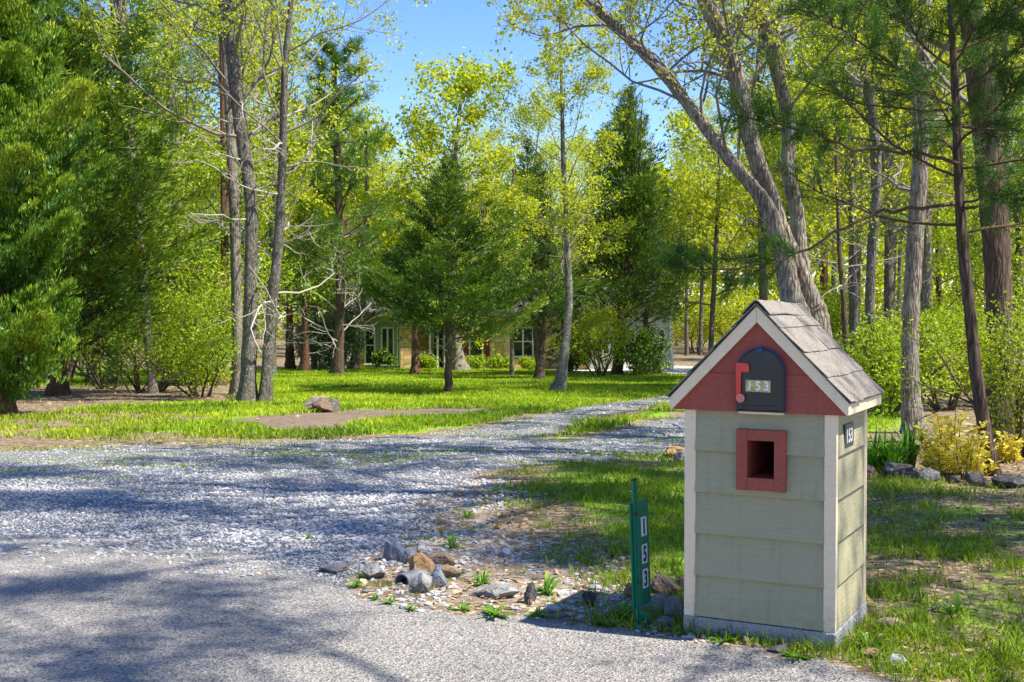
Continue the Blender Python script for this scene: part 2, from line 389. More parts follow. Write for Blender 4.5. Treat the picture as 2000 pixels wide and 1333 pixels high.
_c = N_.ramp(_v, [(0, (.23,.23,.235)), (.35, (.31,.31,.315)), (.75, (.39,.39,.39)), (.94, (.49,.49,.48)), (.97, (.45,.34,.24)), (1, (.5,.36,.22))])
_c = N_.mix(.25, _c, N_.ramp(N_.noise(N_.obj(), 55, 4), [(.3, (.22,.22,.24)), (.7, (.54,.54,.54))]))
M_GRAVEL = N_.done(N_.pbr(_c, .85, .2))
def build_gravel():
    mb = MB()
    x, y = scatter(rs, 150000, -9, 9, 6.2, 34)
    s = fields(x, y); nn = (fbm(x * 1.2, y * 1.2, 21) - .5)
    p = sstep(-.35, .45, s['gravel'] + nn * 1.4) * (s['strip'] < nn * .8 - .1)
    p *= np.where(s['road'] > -.02, .05, 1); p = np.maximum(p, (s['road'] > 0) * (x < .2) * np.exp(-np.clip(s['road'], 0, 9) / .55) * sstep(.40, .62, fbm(x * 1.5, y * 4, 66)) * .8)
    cov = np.where(y > 11.5, .35 + .5 * (fbm(x * .9, y * .5, 33) > .5), 1.0)
    k = rs.uniform(0, 1, len(x)) < p * cov * .75
    x, y = x[k], y[k]; stones_mesh(mb, x, y, rs.uniform(.013, .036, len(x)) * (1 + .01 * (y - 7)) * (.6 + .8 * fbm(x * .7, y * 1.4, 28)) * (1 + .5 * (rs.uniform(0, 1, len(x)) > .94)), rs)
    # loose stone in the verge
    x = rs.uniform(-1.2, 2.4, 19000); y = rs.uniform(4.8, 10, 19000); s = fields(x, y)
    p = sstep(-.25, .15, s['debris'] + (fbm(x * 2, y * 2, 4) - .5) * .8) * (s['road'] < .05)
    p *= .25 + .75 * (fbm(x * 2.5, y * 2.5, 44) > .47)
    k = rs.uniform(0, 1, len(x)) < p * .6
    x, y = x[k], y[k]; stones_mesh(mb, x, y, rs.uniform(.01, .04, len(x)) * (1 + .8 * (rs.uniform(0, 1, len(x)) > .92)), rs, .5)
    # scattered chips at the road edge and on the asphalt
    x = rs.uniform(-3.4, 3, 9000); y = rs.uniform(3.8, 8.4, 9000); s = fields(x, y)
    p = np.exp(-np.clip(s['road'], 0, 9) / .22) * (s['road'] > -.05) * .5 + .012 * (s['road'] > 0)
    k = rs.uniform(0, 1, len(x)) < p
    x, y = x[k], y[k]; stones_mesh(mb, x, y, rs.uniform(.006, .022, len(x)), rs, .5)
    x = rs.uniform(1.4, 5, 2500); y = rs.uniform(4.4, 9, 2500); s = fields(x, y)
    k = (s['road'] < 0) & (rs.uniform(0, 1, len(x)) < .10); x, y = x[k], y[k]
    stones_mesh(mb, x, y, rs.uniform(.01, .035, len(x)), rs, .4)
    o = mb.build('gravel', M_GRAVEL); tag(o, 'loose grey crushed stone of the drive and its verge', 'gravel', kind='stuff')
build_gravel()

M_GRASS = leaf_mat('grass_blade', (.05,.12,.006), (.22,.33,.012), (.50,.56,.03), .45, .5, .3, (1.2, 1.2, .5))
M_DRY = leaf_mat('dry_litter', (.12,.07,.03), (.36,.23,.12), (.60,.46,.29), .2, .8, .1, (1, .9, .7))
def blades(mb, x, y, h, w, rng, lean=.45, v=None):
    n = len(x); z = gz(x, y) - .004; B = np.stack([x, y, z], 1)
    a = rng.uniform(0, 2 * pi, n); side = np.stack([np.cos(a), np.sin(a), 0 * a], 1) * w[:, None] * .5
    l = rng.normal(0, lean, (n, 2)); up = np.stack([l[:, 0], l[:, 1], np.ones(n)], 1); up /= np.linalg.norm(up, axis=1, keepdims=True)
    m = B + up * h[:, None] * .55; up2 = up + np.stack([l[:, 0], l[:, 1], -.25 * np.ones(n)], 1) * .8
    up2 /= np.linalg.norm(up2, axis=1, keepdims=True); t = m + up2 * h[:, None] * .5
    V = np.stack([B - side, B + side, m + side * .75, m - side * .75, t], 1)
    b = (np.arange(n) * 5)[:, None]
    if v is None: v = rng.uniform(0, 1, n)
    mb.add(V.reshape(-1, 3), [b + np.array([[0, 1, 2, 3]]), b + np.array([[3, 2, 4]])], 0, np.repeat(v, 5))
def build_grass():
    rng = np.random.default_rng(11); mb = MB()
    # near verge and right-hand grass
    x, y = scatter(rng, 420000, -1.5, 7.5, 4.4, 15.5); s = fields(x, y)
    nn = fbm(x * 1.6, y * 1.6, 51) - .5; n2 = fbm(x * 5, y * 5, 61) - .5
    dens = sstep(-.25, .25, s['front'] + nn * .9) * (s['road'] < -.03) * (s['bed'] < .05)
    thin = np.where((x > 1.6) & (y < 9.5), np.clip(.24 + 2.0 * (nn + n2), .05, 1), np.clip(.72 + 2.2 * (nn + n2 * .6), .12, 1))
    thin = np.where((x < 1.6) & (y < 7.3), np.clip(thin * .75, 0, 1), thin)
    k = rng.uniform(0, 1, len(x)) < dens * thin * .75; x, y = x[k], y[k]; n2 = n2[k]
    blades(mb, x, y, rng.uniform(.03, .085, len(x)) * (1 + 1.2 * np.clip(n2, 0, .5)), rng.uniform(.003, .007, len(x)) * (1 + .04 * y), rng, .5, np.clip(rng.normal(.42, .2, len(x)), 0, 1))
    # small tufts in the stony verge
    tx = rng.uniform(-1.0, 2.6, 150); ty = rng.uniform(5.0, 9.5, 150); k = sd(np.stack([tx, ty], 1), RG['road']) < -.03; tx, ty = tx[k], ty[k]
    m = 26; x = np.repeat(tx, m) + rng.normal(0, .028, len(tx) * m); y = np.repeat(ty, m) + rng.normal(0, .028, len(tx) * m)
    k = (sd(np.stack([x, y], 1), RG['debris']) > -.1); x, y = x[k], y[k]
    blades(mb, x, y, rng.uniform(.015, .06, len(x)), rng.uniform(.003, .006, len(x)), rng, .7, np.clip(rng.normal(.5, .2, len(x)), 0, 1))
    # lawn
    x = rng.uniform(-17, 12, 900000) ; y = 15 * (63 / 15) ** rng.uniform(0, 1, len(x)); k = np.abs(x) < .5 * y + 1; x, y = x[k], y[k]; s = fields(x, y)
    nn = fbm(x * .9, y * .9, 71) - .5; n2 = fbm(x * 3, y * 3, 81) - .5
    g = np.maximum.reduce([s['lawn'], s['lawn_far'], s['strip'], s['woods_grass']])
    dens = sstep(-.15, .5, g + nn * 1.0 - np.where(y < 21, .2, 0)) * (s['dirt'] + nn * .8 < 0) * (s['pad'] < -.1)
    thin = np.where((x < -4) & (y < 21), np.clip(.38 + 2.2 * (nn + n2), .04, 1), np.clip(.75 + 1.2 * nn, .2, 1))
    k = rng.uniform(0, 1, len(x)) < dens * thin * .62; x, y = x[k], y[k]
    blades(mb, x, y, rng.uniform(.05, .12, len(x)), .010 + .00055 * y * rng.uniform(.6, 1.2, len(x)), rng, .4, np.clip(rng.normal(.58, .2, len(x)) + 1.1 * (fbm(x * .45, y * .45, 17)[...] - .5) + .6 * (fbm(x * 2.2, y * 2.2, 19) - .5), 0, 1))
    # sparse grass in the gravel fringe and along the track
    x, y = scatter(rng, 90000, -8, 7, 8.5, 30); s = fields(x, y); nn = fbm(x * .8, y * 1.6, 91) - .5
    dens = sstep(.0, .16, nn) * (s['gravel'] > -.6) * np.where(y < 10.5, .05, .8)
    k = rng.uniform(0, 1, len(x)) < dens; x, y = x[k], y[k]
    blades(mb, x, y, rng.uniform(.02, .07, len(x)), .006 + .0005 * y * rng.uniform(.6, 1.2, len(x)), rng, .6, np.clip(rng.normal(.5, .2, len(x)), 0, 1))
    o = mb.build('grass', M_GRASS); tag(o, 'short spring grass of the lawn and verge', 'grass', kind='stuff')
    # fallen leaves and dry straw
    mb = MB()
    x, y = scatter(rng, 120000, -17, 18, 4.6, 45); s = fields(x, y); nn = fbm(x * 1.1, y * 1.1, 99) - .5
    open_ = (s['road'] < -.05) & (s['gravel'] < 0)
    litter = (np.maximum.reduce([s['lawn'], s['lawn_far'], s['front']]) < 0)
    p = open_ * np.where(litter, .55, .05 + .35 * ((x > 1.5) & (y < 9)) + .25 * (s['debris'] > -.3)) * (.5 + nn)
    k = rng.uniform(0, 1, len(x)) < p; x, y = x[k], y[k]; n = len(x)
    sz = rng.uniform(.008, .021, n) * (1 + .035 * y); c = np.stack([x, y, gz(x, y) + rng.uniform(.003, .02, n)], 1)
    a = rng.normal(0, 1, (n, 3)); a[:, 2] *= .35; a /= np.linalg.norm(a, axis=1, keepdims=True)
    b = np.cross(a, rng.normal(0, .4, (n, 3)) + [0, 0, 1]); b /= np.linalg.norm(b, axis=1, keepdims=True)
    asp = rng.uniform(.15, .8, n)[:, None]
    V = np.stack([c - a * sz[:, None], c + b * sz[:, None] * asp, c + a * sz[:, None], c - b * sz[:, None] * asp], 1)
    mb.add(V.reshape(-1, 3), (np.arange(n) * 4)[:, None] + np.array([[0, 1, 2, 3]]), 0, np.repeat(rng.uniform(0, 1, n), 4))
    o = mb.build('leaf_litter', M_DRY); tag(o, 'dry brown leaves and straw lying on the ground', 'leaf litter', kind='stuff')
build_grass()
# ------------------------------------------------------------------ paints
SAGE = (.325, .292, .165); RED = (.29, .036, .014); CREAM = (.76, .60, .40)
M_SAGE = paint_mat('sage_paint', SAGE, .6, .30, (2.5, 2.5, 60), .18)
M_RED = paint_mat('red_paint', RED, .55, .30, (2.5, 2.5, 60), .12, dcol=(.10, .02, .02))
M_CREAM = paint_mat('cream_paint', CREAM, .55, .15, (5, 5, 40), .22)
M_DARK = flat_mat('dark_inside', (.012, .011, .012), .9, .1)
def _block():
    N = NT('concrete'); co = N.obj(); a = N.noise(co, 6, 6, .7); b = N.noise(co, 90, 4, .7); v = N.vor(co, 70).outputs[0]
    c = N.ramp(a, [(.3, (.22,.22,.215)), (.7, (.42,.41,.39))]); c = N.mix(N.sst(b, .5, .75), c, (.14,.14,.14))
    return N.done(N.pbr(c, .95, .1, N.bump(N.math('ADD', b, v), .8, .008)))
M_CONC = _block()
def _shingle():
    N = NT('asphalt_shingle'); co = N.obj(); v = N.vor(co, 380); g = N.n('SeparateColor', {0: v.outputs['Color']}).outputs[0]
    c = N.ramp(g, [(0, (.06,.052,.045)), (.5, (.20,.175,.15)), (1, (.42,.38,.33))]); a = N.noise(co, 9, 4, .6)
    c = N.mix(.35, c, (.235,.205,.175)); c = N.mix(N.math('MULTIPLY', N.sst(a, .5, .75), .45), c, (.30,.26,.22))
    return N.done(N.pbr(c, .9, .25, N.bump(v.outputs['Distance'], .7, .003)))
M_SHING = _shingle()
M_BLACK = None
def _black():
    N = NT('black_enamel'); co = N.obj(); a = N.noise(co, 7, 5, .7); f = N.noise(co, 160, 3, .7)
    c = N.mix(N.math('MULTIPLY', N.sst(a, .45, .8), .6), (.010, .011, .013), (.05, .055, .045)); c = N.mix(N.sst(f, .70, .78), c, (.22,.22,.20))
    return N.done(N.pbr(c, N.math('ADD', .22, N.math('MULTIPLY', a, .35)), .5, N.bump(a, .1, .01)))
M_BLACK = _black()
M_BLUE = flat_mat('blue_plastic', (.015, .035, .16), .35)
M_FLAG = flat_mat('flag_red', (.72, .055, .045), .4, n=.25)
M_FLAGPALE = flat_mat('faded_red', (.75, .20, .16), .5, n=.3, nscale=90)
def _gold():
    N = NT('worn_gold'); co = N.obj(); a = N.noise(co, 60, 4, .8)
    return N.done(N.pbr(N.ramp(a, [(.3, (.22,.16,.03)), (.5, (.46,.38,.12)), (.75, (.66,.60,.36))]), .4, .5))
M_GOLD = _gold()
M_WHITE = flat_mat('white_vinyl', (.78, .80, .84), .5, n=.12, nscale=120)
M_INK = flat_mat('black_vinyl', (.012, .012, .014), .4)
M_PALEINK = flat_mat('pale_worn_digit', (.80, .78, .76), .5, n=.25, nscale=200)
M_GREEN = flat_mat('green_enamel', (.008, .19, .10), .45, n=.3, nscale=25)
M_RUST = flat_mat('rust', (.17, .055, .025), .9, .1, n=.6)
M_SLATEPLQ = flat_mat('dark_plaque', (.035, .042, .055), .4)

def text_tris(txt, size, extr=.0008, bold=0.0):
    cu = D.curves.new('t', 'FONT'); cu.body = txt; cu.size = size; cu.extrude = extr; cu.align_x = 'CENTER'; cu.align_y = 'CENTER'; cu.offset = bold
    cu.resolution_u = 4
    o = D.objects.new('t', cu); COL.objects.link(o)
    bpy.context.view_layer.update()
    me = D.meshes.new_from_object(o.evaluated_get(bpy.context.evaluated_depsgraph_get()))
    V = np.zeros(len(me.vertices) * 3); me.vertices.foreach_get('co', V); me.calc_loop_triangles()
    T = np.zeros(len(me.loop_triangles) * 3, np.int32); me.loop_triangles.foreach_get('vertices', T)
    D.objects.remove(o); D.curves.remove(cu); D.meshes.remove(me)
    return V.reshape(-1, 3), T.reshape(-1, 3)
def text_on_front(mb, txt, size, x, y, z, mi, sx=1.0, bold=0.0, extr=.0008, center=True):
    """text in the local x-z plane facing -y"""
    V, T = text_tris(txt, size, extr, bold)
    c = (V.max(0) + V.min(0)) / 2
    P = np.stack([(V[:, 0] - c[0]) * sx + x, y - (V[:, 2]), (V[:, 1] - c[1]) + z], 1)
    mb.add(P, T, mi)

# ------------------------------------------------------------------ little house that carries the mailbox
MH = empty('mailbox_shelter', (1.0385, 5.0516, .0), -R(27.7))
tag(MH, 'little sage green wooden shelter with red gable and shingled roof holding a black mailbox', 'mailbox')
HW = .326; DP = .60; ZB = .100; ZT = .991
m = MB(); m.box(-HW - .002, HW + .004, -.012, DP + .01, -.16, .094)
base = m.build('concrete_base', M_CONC, MH); bevel(base, .006, 2)
def board(mb, x0, x1, zb, zt, yb, z0, z1, t0=.001, t1=.021):
    """lap board piece between x0..x1 and zb..zt of a board that spans z0..z1; outer face slopes"""
    th = lambda z: t1 + (t0 - t1) * (z - z0) / (z1 - z0)
    n = 2; V = [(x0, yb, zb), (x1, yb, zb), (x1, yb - th(zb), zb), (x0, yb - th(zb), zb), (x0, yb, zt), (x1, yb, zt), (x1, yb - th(zt), zt), (x0, yb - th(zt), zt)]
    mb.add(V, np.array([(0, 1, 2, 3), (7, 6, 5, 4), (3, 2, 6, 7), (2, 1, 5, 6), (1, 0, 4, 5), (0, 3, 7, 4)]))
ZS = [.099, .278, .459, .636, .816, .991]
OX0, OX1, OZ0, OZ1 = -.075, .107, .675, .905
m = MB(); xl, xr = -HW + .048, HW - .050
for i in range(5):
    z0, z1 = ZS[i], ZS[i + 1] - .0005; zt = z1 + .000
    if z1 <= OZ0 or z0 >= OZ1: board(m, xl, xr, z0, zt, .010, z0, z1)
    else:
        a, b = max(z0, OZ0), min(z1, OZ1)
        if a > z0: board(m, xl, xr, z0, a, .010, z0, z1)
        if b < z1: board(m, xl, xr, b, zt, .010, z0, z1)
        board(m, xl, OX0, a, b, .010, z0, z1); board(m, OX1, xr, a, b, .010, z0, z1)
m.build('front_siding', M_SAGE, MH)
def side_siding(sgn):
    m = MB()
    for i in range(5):
        z0, z1 = ZS[i], ZS[i + 1] - .0005; y0, y1 = .034, DP - .034; xb = sgn * (HW - .018)
        th = lambda z: .017 + (.002 - .017) * (z - z0) / (z1 - z0)
        V = [(xb, y0, z0), (xb, y1, z0), (xb + sgn * th(z0), y1, z0), (xb + sgn * th(z0), y0, z0), (xb, y0, z1), (xb, y1, z1), (xb + sgn * th(z1), y1, z1), (xb + sgn * th(z1), y0, z1)]
        f = np.array([(0, 1, 2, 3), (7, 6, 5, 4), (3, 2, 6, 7), (2, 1, 5, 6), (1, 0, 4, 5), (0, 3, 7, 4)])
        m.add(V, f if sgn > 0 else f[:, ::-1])
    return m.build('side_siding', M_SAGE, MH)
side_siding(1); side_siding(-1)
m = MB()
for i in range(5):
    z0, z1 = ZS[i], ZS[i + 1] - .0005; board(m, xl, xr, z0, z1, DP - .013, z0, z1, -.004, -.013)
m.build('rear_siding', M_SAGE, MH)
for sx in (-1, 1):
    for fy in (0, 1):
        m = MB(); x1 = sx * HW; xi = sx * (HW - .050); y0 = 0 if fy == 0 else DP; dy = 1 if fy == 0 else -1
        a, b = sorted((xi, x1)); c, d = sorted((y0 - dy * .006, y0 + dy * .012)); m.box(a, b, c, d, ZB - .006, ZT)
        a, b = sorted((sx * (HW - .016), x1 - sx * .002)); c, d = sorted((y0 + dy * .0125, y0 + dy * .034)); m.box(a, b, c, d, ZB, ZT)
        bevel(m.build('corner_trim', M_CREAM, MH), .002)
# gable
AP = 1.436; HB = .381; TAIL = 1.043
def rake_z(x): return TAIL + (AP - TAIL) * (1 - abs(x) / HB)
def gable(yf, yb, name):
    m = MB(); zc = 1.150
    xc = HB * (1 - (zc + .03 - TAIL) / (AP - TAIL)) - .01
    s = -1 if yf < yb else 1
    # lower board (slightly proud at its foot), upper board
    m.prism([(-HB + .012, ZT - .001), (HB - .012, ZT - .001), (HB - .012, 1.03), (xc, zc), (-xc, zc), (-HB + .012, 1.03)], 'y', yf, yb)
    m.prism([(-xc - .004, zc + .001), (xc + .004, zc + .001), (0, AP - .012)], 'y', yf - s * .003, yb)
    return m.build(name, M_RED, MH)
gable(-.020, .012, 'gable_panel'); gable(DP + .020, DP - .012, 'rear_gable_panel')
for y0, y1 in ((-.040, -.0205), (DP + .0205, DP + .040)):
    for sx in (-1, 1):
        w = .066; pr = [(sx * .0005, AP), (sx * HB, TAIL), (sx * HB, TAIL - .050), (sx * (HB - .008), TAIL - .052), (sx * .0005, AP - w - .002)]
        m = MB(); m.prism(pr if sx < 0 else pr[::-1], 'y', y0, y1); bevel(m.build('rake_board', M_CREAM, MH), .0015)
for sx in (-1, 1):
    m = MB(); a, b = sorted((sx * (HB - .017), sx * (HB - .001))); m.box(a, b, -.0200, DP + .020, TAIL - .050, TAIL - .004); bevel(m.build('fascia_board', M_CREAM, MH), .0015)
    m = MB(); a, b = sorted((sx * (HW - .012), sx * (HB - .018))); m.box(a, b, -.019, DP + .019, TAIL - .046, TAIL - .036); m.build('soffit', M_CREAM, MH)
# roof: sheathing, lapped shingle courses and ridge caps
rr = random.Random(4)
roof = None
m = MB(); SL = math.atan2(AP - TAIL, HB)
for sx in (-1, 1):
    pr = [(0, AP + .001), (0, AP + .008), (sx * (HB + .006), TAIL + .004), (sx * (HB + .006), TAIL - .003)]
    m.prism(pr if sx > 0 else pr[::-1], 'y', -.044, DP + .044)
roof = m.build('roof', M_INK, MH)
def slab(mb, u0, u1, w0, w1, sx, lift0, lift1, seed, th=.0045):
    """shingle on the slope; u along ridge (y), w down the slope"""
    nu, nw = 9, 5; U = np.linspace(u0, u1, nu); Wd = np.linspace(w0, w1, nw)
    uu, ww = np.meshgrid(U, Wd, indexing='ij'); t = (ww - w0) / (w1 - w0)
    h = lift0 + (lift1 - lift0) * t + (vnoise(uu * 14 + seed, ww * 9 + seed, 5) - .4) * .004 * t
    ww = ww + (vnoise(uu * 22 + seed * 3, ww * 0 + 7, 8) - .5) * .004 * (t > .9)
    nrm = (sx * sin(SL), cos(SL))
    def P(hh): return np.stack([sx * ww * cos(SL) + nrm[0] * hh, uu, AP + .009 - ww * sin(SL) + nrm[1] * hh], -1).reshape(-1, 3)
    top, bot = P(h), P(h - th); idx = np.arange(nu * nw).reshape(nu, nw)
    q = np.stack([idx[:-1, :-1], idx[1:, :-1], idx[1:, 1:], idx[:-1, 1:]], -1).reshape(-1, 4); n = nu * nw
    if sx < 0: q = q[:, ::-1]
    ring = list(idx[:, 0]) + list(idx[-1, 1:]) + list(idx[-2::-1, -1]) + list(idx[0, -2:0:-1]); r = np.array(ring); r2 = np.roll(r, -1)
    side = np.stack([r, r2, r2 + n, r + n], -1)
    mb.add(np.concatenate([top, bot]), [q, q[:, ::-1] + n, side])
WL = HB / cos(SL) + .016; Y0, Y1 = -.052, DP + .052
for sx in (-1, 1):
    m = MB(); nc = 4; ch = WL / nc
    for c in range(nc):
        w0, w1 = max(.0, c * ch - .02), (c + 1) * ch + (rr.uniform(-.003, .003))
        cuts = [Y0] ; yv = Y0 + (.07 if c % 2 else .17) + rr.uniform(-.02, .02)
        while yv < Y1 - .05: cuts.append(yv); yv += .19 + rr.uniform(-.025, .025)
        cuts.append(Y1 + rr.uniform(-.006, .006))
        if c == 0: cuts = [Y0, .36, Y1]
        for a, b in zip(cuts[:-1], cuts[1:]):
            slab(m, a + (.0022 if a != Y0 else 0), b - .0022, w0, w1 + rr.uniform(-.003, .003), sx, .002 + (0 if c else .001), .0075 + rr.uniform(0, .0015), c * 7 + a * 31 + sx)
    m.build('shingle_course', M_SHING, roof, smooth=False)
m = MB()
for k, (a, b) in enumerate([(Y0 - .003, .25), (.24, .50), (.49, Y1 + .004)]):
    nu, nw = 8, 9; U = np.linspace(a, b, nu); Wd = np.linspace(-.085, .085, nw); uu, ww = np.meshgrid(U, Wd, indexing='ij')
    aw = np.sqrt(ww ** 2 + .012 ** 2) - .012; lift = .017 + .003 * k * 0 + (vnoise(uu * 9 + k * 5, ww * 9, 3) - .5) * .006 - .012 * np.clip((uu - .2) / .45, 0, 1)
    P = np.stack([ww * cos(SL) * 1.0, uu, AP + .009 + lift - aw * sin(SL) * 1.04], -1).reshape(-1, 3); Q = P - [0, 0, .005]
    idx = np.arange(nu * nw).reshape(nu, nw); q = np.stack([idx[:-1, :-1], idx[1:, :-1], idx[1:, 1:], idx[:-1, 1:]], -1).reshape(-1, 4); n = nu * nw
    ring = list(idx[:, 0]) + list(idx[-1, 1:]) + list(idx[-2::-1, -1]) + list(idx[0, -2:0:-1]); r = np.array(ring); r2 = np.roll(r, -1)
    m.add(np.concatenate([P, Q]), [q, q[:, ::-1] + n, np.stack([r, r2, r2 + n, r + n], -1)])
m.build('ridge_cap', M_SHING, roof)
# newspaper slot: frame and the box behind it
CX = .016
m = MB()
m.box(CX - .105, CX - .0575, -.030, .006, .660, .918); m.box(CX + .0575, CX + .105, -.030, .006, .660, .918)
m.box(CX - .0571, CX + .0571, -.028, .006, .871, .9165); m.box(CX - .0571, CX + .0571, -.028, .006, .662, .714)
sf = m.build('slot_frame', M_RED, MH); bevel(sf, .0015)
m = MB(); x0, x1, z0, z1 = CX - .0585, CX + .0585, .7135, .8715
m.add([(x0, .0062, z0), (x0, .35, z0), (x0, .35, z1), (x0, .0062, z1)], np.array([(0, 1, 2, 3)]), 0)
m.add([(x1, .0062, z0), (x1, .35, z0), (x1, .35, z1), (x1, .0062, z1)], np.array([(3, 2, 1, 0)]), 0)
m.add([(x0, .0062, z0), (x1, .0062, z0), (x1, .35, z0), (x0, .35, z0)], np.array([(0, 1, 2, 3)]), 0)
m.add([(x0, .0062, z1), (x1, .0062, z1), (x1, .35, z1), (x0, .35, z1)], np.array([(3, 2, 1, 0)]), 1)
m.add([(x0, .35, z0), (x1, .35, z0), (x1, .35, z1), (x0, .35, z1)], np.array([(0, 1, 2, 3)]), 1)
m.build('slot_box', [M_RED, M_DARK], MH)
# house number on the side
m = MB(); m.box(.3195, .3255, .158, .322, .838, .936, 0)
V, T = text_tris('153', .088, .0006, .0006); c = (V.max(0) + V.min(0)) / 2
m.add(np.stack([.3262 + V[:, 2], (V[:, 0] - c[0]) * .95 + .24, (V[:, 1] - c[1]) + .887], 1), T, 1)
nb = m.build('number_plaque', [M_SLATEPLQ, M_WHITE], MH)
# the mailbox
def arch(w, h, n=18, off=0.0):
    r = w / 2; pts = [(-r, 0), (r, 0)]
    for i in range(n + 1):
        a = pi * i / n; pts.append((r * cos(a), h - r + r * sin(a)))
    return pts
MZ = .994
m = MB(); m.prism([(p[0] + CX, p[1] + MZ + .003) for p in arch(.198, .258)], 'y', -.030, .45); mbx = m.build('mailbox', M_BLACK, MH)
m = MB(); m.prism([(p[0] + CX, p[1] + MZ) for p in arch(.207, .266)], 'y', -.046, -.0305, 0); dr = m.build('door', M_BLACK, mbx); bevel(dr, .004, 3)
m = MB()
rim = [(p[0] * .93 + CX, p[1] * .96 + MZ + .006) for p in arch(.207, .266)]
m.tube([(p[0], -.0465, p[1]) for p in rim + rim[:1]], .0022, 6); m.build('door_rim', M_BLACK, mbx)
m = MB(); outer = [(p[0] + CX, p[1] + MZ) for p in arch(.2115, .2695)]; inner = [(p[0] + CX, p[1] + MZ) for p in arch(.2072, .2665)]
for i in range(1, len(outer) - 1):
    a, b, c, d = outer[i], outer[i + 1], inner[i + 1], inner[i]
    m.prism([a, b, c, d], 'y', -.040, -.031)
m.build('rim_band', M_BLUE, mbx)
m = MB(); m.box(CX - .013, CX + .013, -.052, -.0465, MZ + .247, MZ + .266); m.box(CX - .009, CX + .009, -.051, -.0, MZ + .2665, MZ + .272); bevel(m.build('latch', M_BLUE, mbx), .0015)
m = MB(); m.prism([(-.0825, 1.057), (-.0640, 1.057), (-.0615, 1.160), (-.031, 1.158), (-.0265, 1.163), (-.028, 1.190), (-.034, 1.196), (-.0845, 1.198)], 'y', -.0545, -.0515)
m.box(-.0865, -.0849, -.0545, -.0465, 1.06, 1.197)
fl = m.build('flag', M_FLAG, mbx); bevel(fl, .0008, 1)
m = MB(); m.prism([(-.063 + .0185 * cos(a), 1.050 + .0185 * sin(a)) for a in np.linspace(0, 2 * pi, 24, endpoint=False)], 'y', -.0595, -.0548)
m.prism([(-.063 + .008 * cos(a), 1.050 + .008 * sin(a)) for a in np.linspace(0, 2 * pi, 16, endpoint=False)], 'y', -.0615, -.0596)
bevel(m.build('pivot_disc', M_FLAGPALE, mbx), .001)
m = MB()
for k in range(3):
    x0 = -.044 + k * .0355; m.box(x0 + .0005, x0 + .0350, -.0478, -.0462, 1.078 - k * .0006, 1.127 - k * .0006, 0)
    text_on_front(m, '153'[k], .052, x0 + .0178, -.0482, 1.1025, 1, .95, .0012, .0004)
m.build('number_sticker', [M_GOLD, M_PALEINK], mbx)
for dx in (-.07, .07):
    m = MB(); m.tube([(CX + dx - .014, -.049, MZ + .006), (CX + dx + .014, -.049, MZ + .006)], .0035, 8, cap=True); m.build('hinge', M_BLACK, mbx)
m = MB(); m.tube([(CX - .075, -.0465, MZ + .026), (CX + .075, -.0465, MZ + .026)], .0016, 6, cap=True); m.build('pressed_rib', M_BLACK, mbx)
m = MB(); m.tube([(CX, -.0465, MZ + .232), (CX, -.0500, MZ + .232)], .004, 8, cap=True); m.build('rivet', M_BLACK, mbx)
m = MB(); m.box(CX - .094, CX + .098, -.034, -.0205, .9835, .9925); m.build('ledge_strip', M_CREAM, MH)

# ------------------------------------------------------------------ green house-number sign on its leaning post
SG = Gd(1253, 1232); SG[1] = 5.32; SG[0] = .566; SG[2] = gz1(.566, 5.32)
sg = empty('house_number_sign', SG, R(57)); sg.rotation_euler = (R(-2.3), 0, R(57))
tag(sg, 'narrow green metal sign with 1 5 3 on white stickers, leaning on its green post', 'sign')
m = MB()  # U-channel
ch = [(-.020, -.003), (-.014, -.003), (-.012, .005), (.012, .005), (.014, -.003), (.020, -.003), (.020, -.0005), (.016, -.0005), (.014, .008), (-.014, .008), (-.016, -.0005), (-.020, -.0005)]
m.prism(ch[::-1], 'z', -.15, .665 - SG[2]); m.build('post', M_GREEN, sg)
m = MB(); m.prism([(-.036, .085), (-.030, .078), (.134, .078), (.142, .086), (.142, .542), (.136, .549), (-.031, .549), (-.036, .543)], 'y', .0085, .0115)
# show face towards the road side: plate sits behind the channel
pl = m.build('sign_plate', M_GREEN, sg); bevel(pl, .0008, 1)
for k, (ch_, z) in enumerate((('1', .430), ('5', .306), ('3', .195))):
    m = MB(); xx = .092; m.box(xx - .026, xx + .026, .0068, .0084, z - .043, z + .043, 0); text_on_front(m, ch_, .095, xx, .0060, z, 1, .72 if ch_ != '1' else .9, .0028, .0005)
    m.build('number_sticker', [M_WHITE, M_INK], sg)
for z in (.50, .195):
    m = MB(); m.tube([(0, -.022, z), (0, .012, z)], .0028, 8, cap=True); m.tube([(0, .0035, z), (0, -.003, z)], .007, 6, cap=True); m.build('bolt', M_RUST, sg)
for z in (.60, .40, .345, .26, .12):
    m = MB(); m.tube([(0, .0046, z), (0, .0030, z)], .0055, 8, cap=True); m.build('rusty_hole', M_RUST, sg)
m = MB(); m.box(-.022, .022, -.005, .010, .66 - SG[2], .668 - SG[2]); m.build('rusted_cap', M_RUST, sg)
m = MB(); m.box(-.055, .05, -.035, -.014, -.05, .018); m.box(.024, .045, -.03, .02, -.05, .05); bevel(m.build('anchor_bracket', M_GREEN, sg), .003)

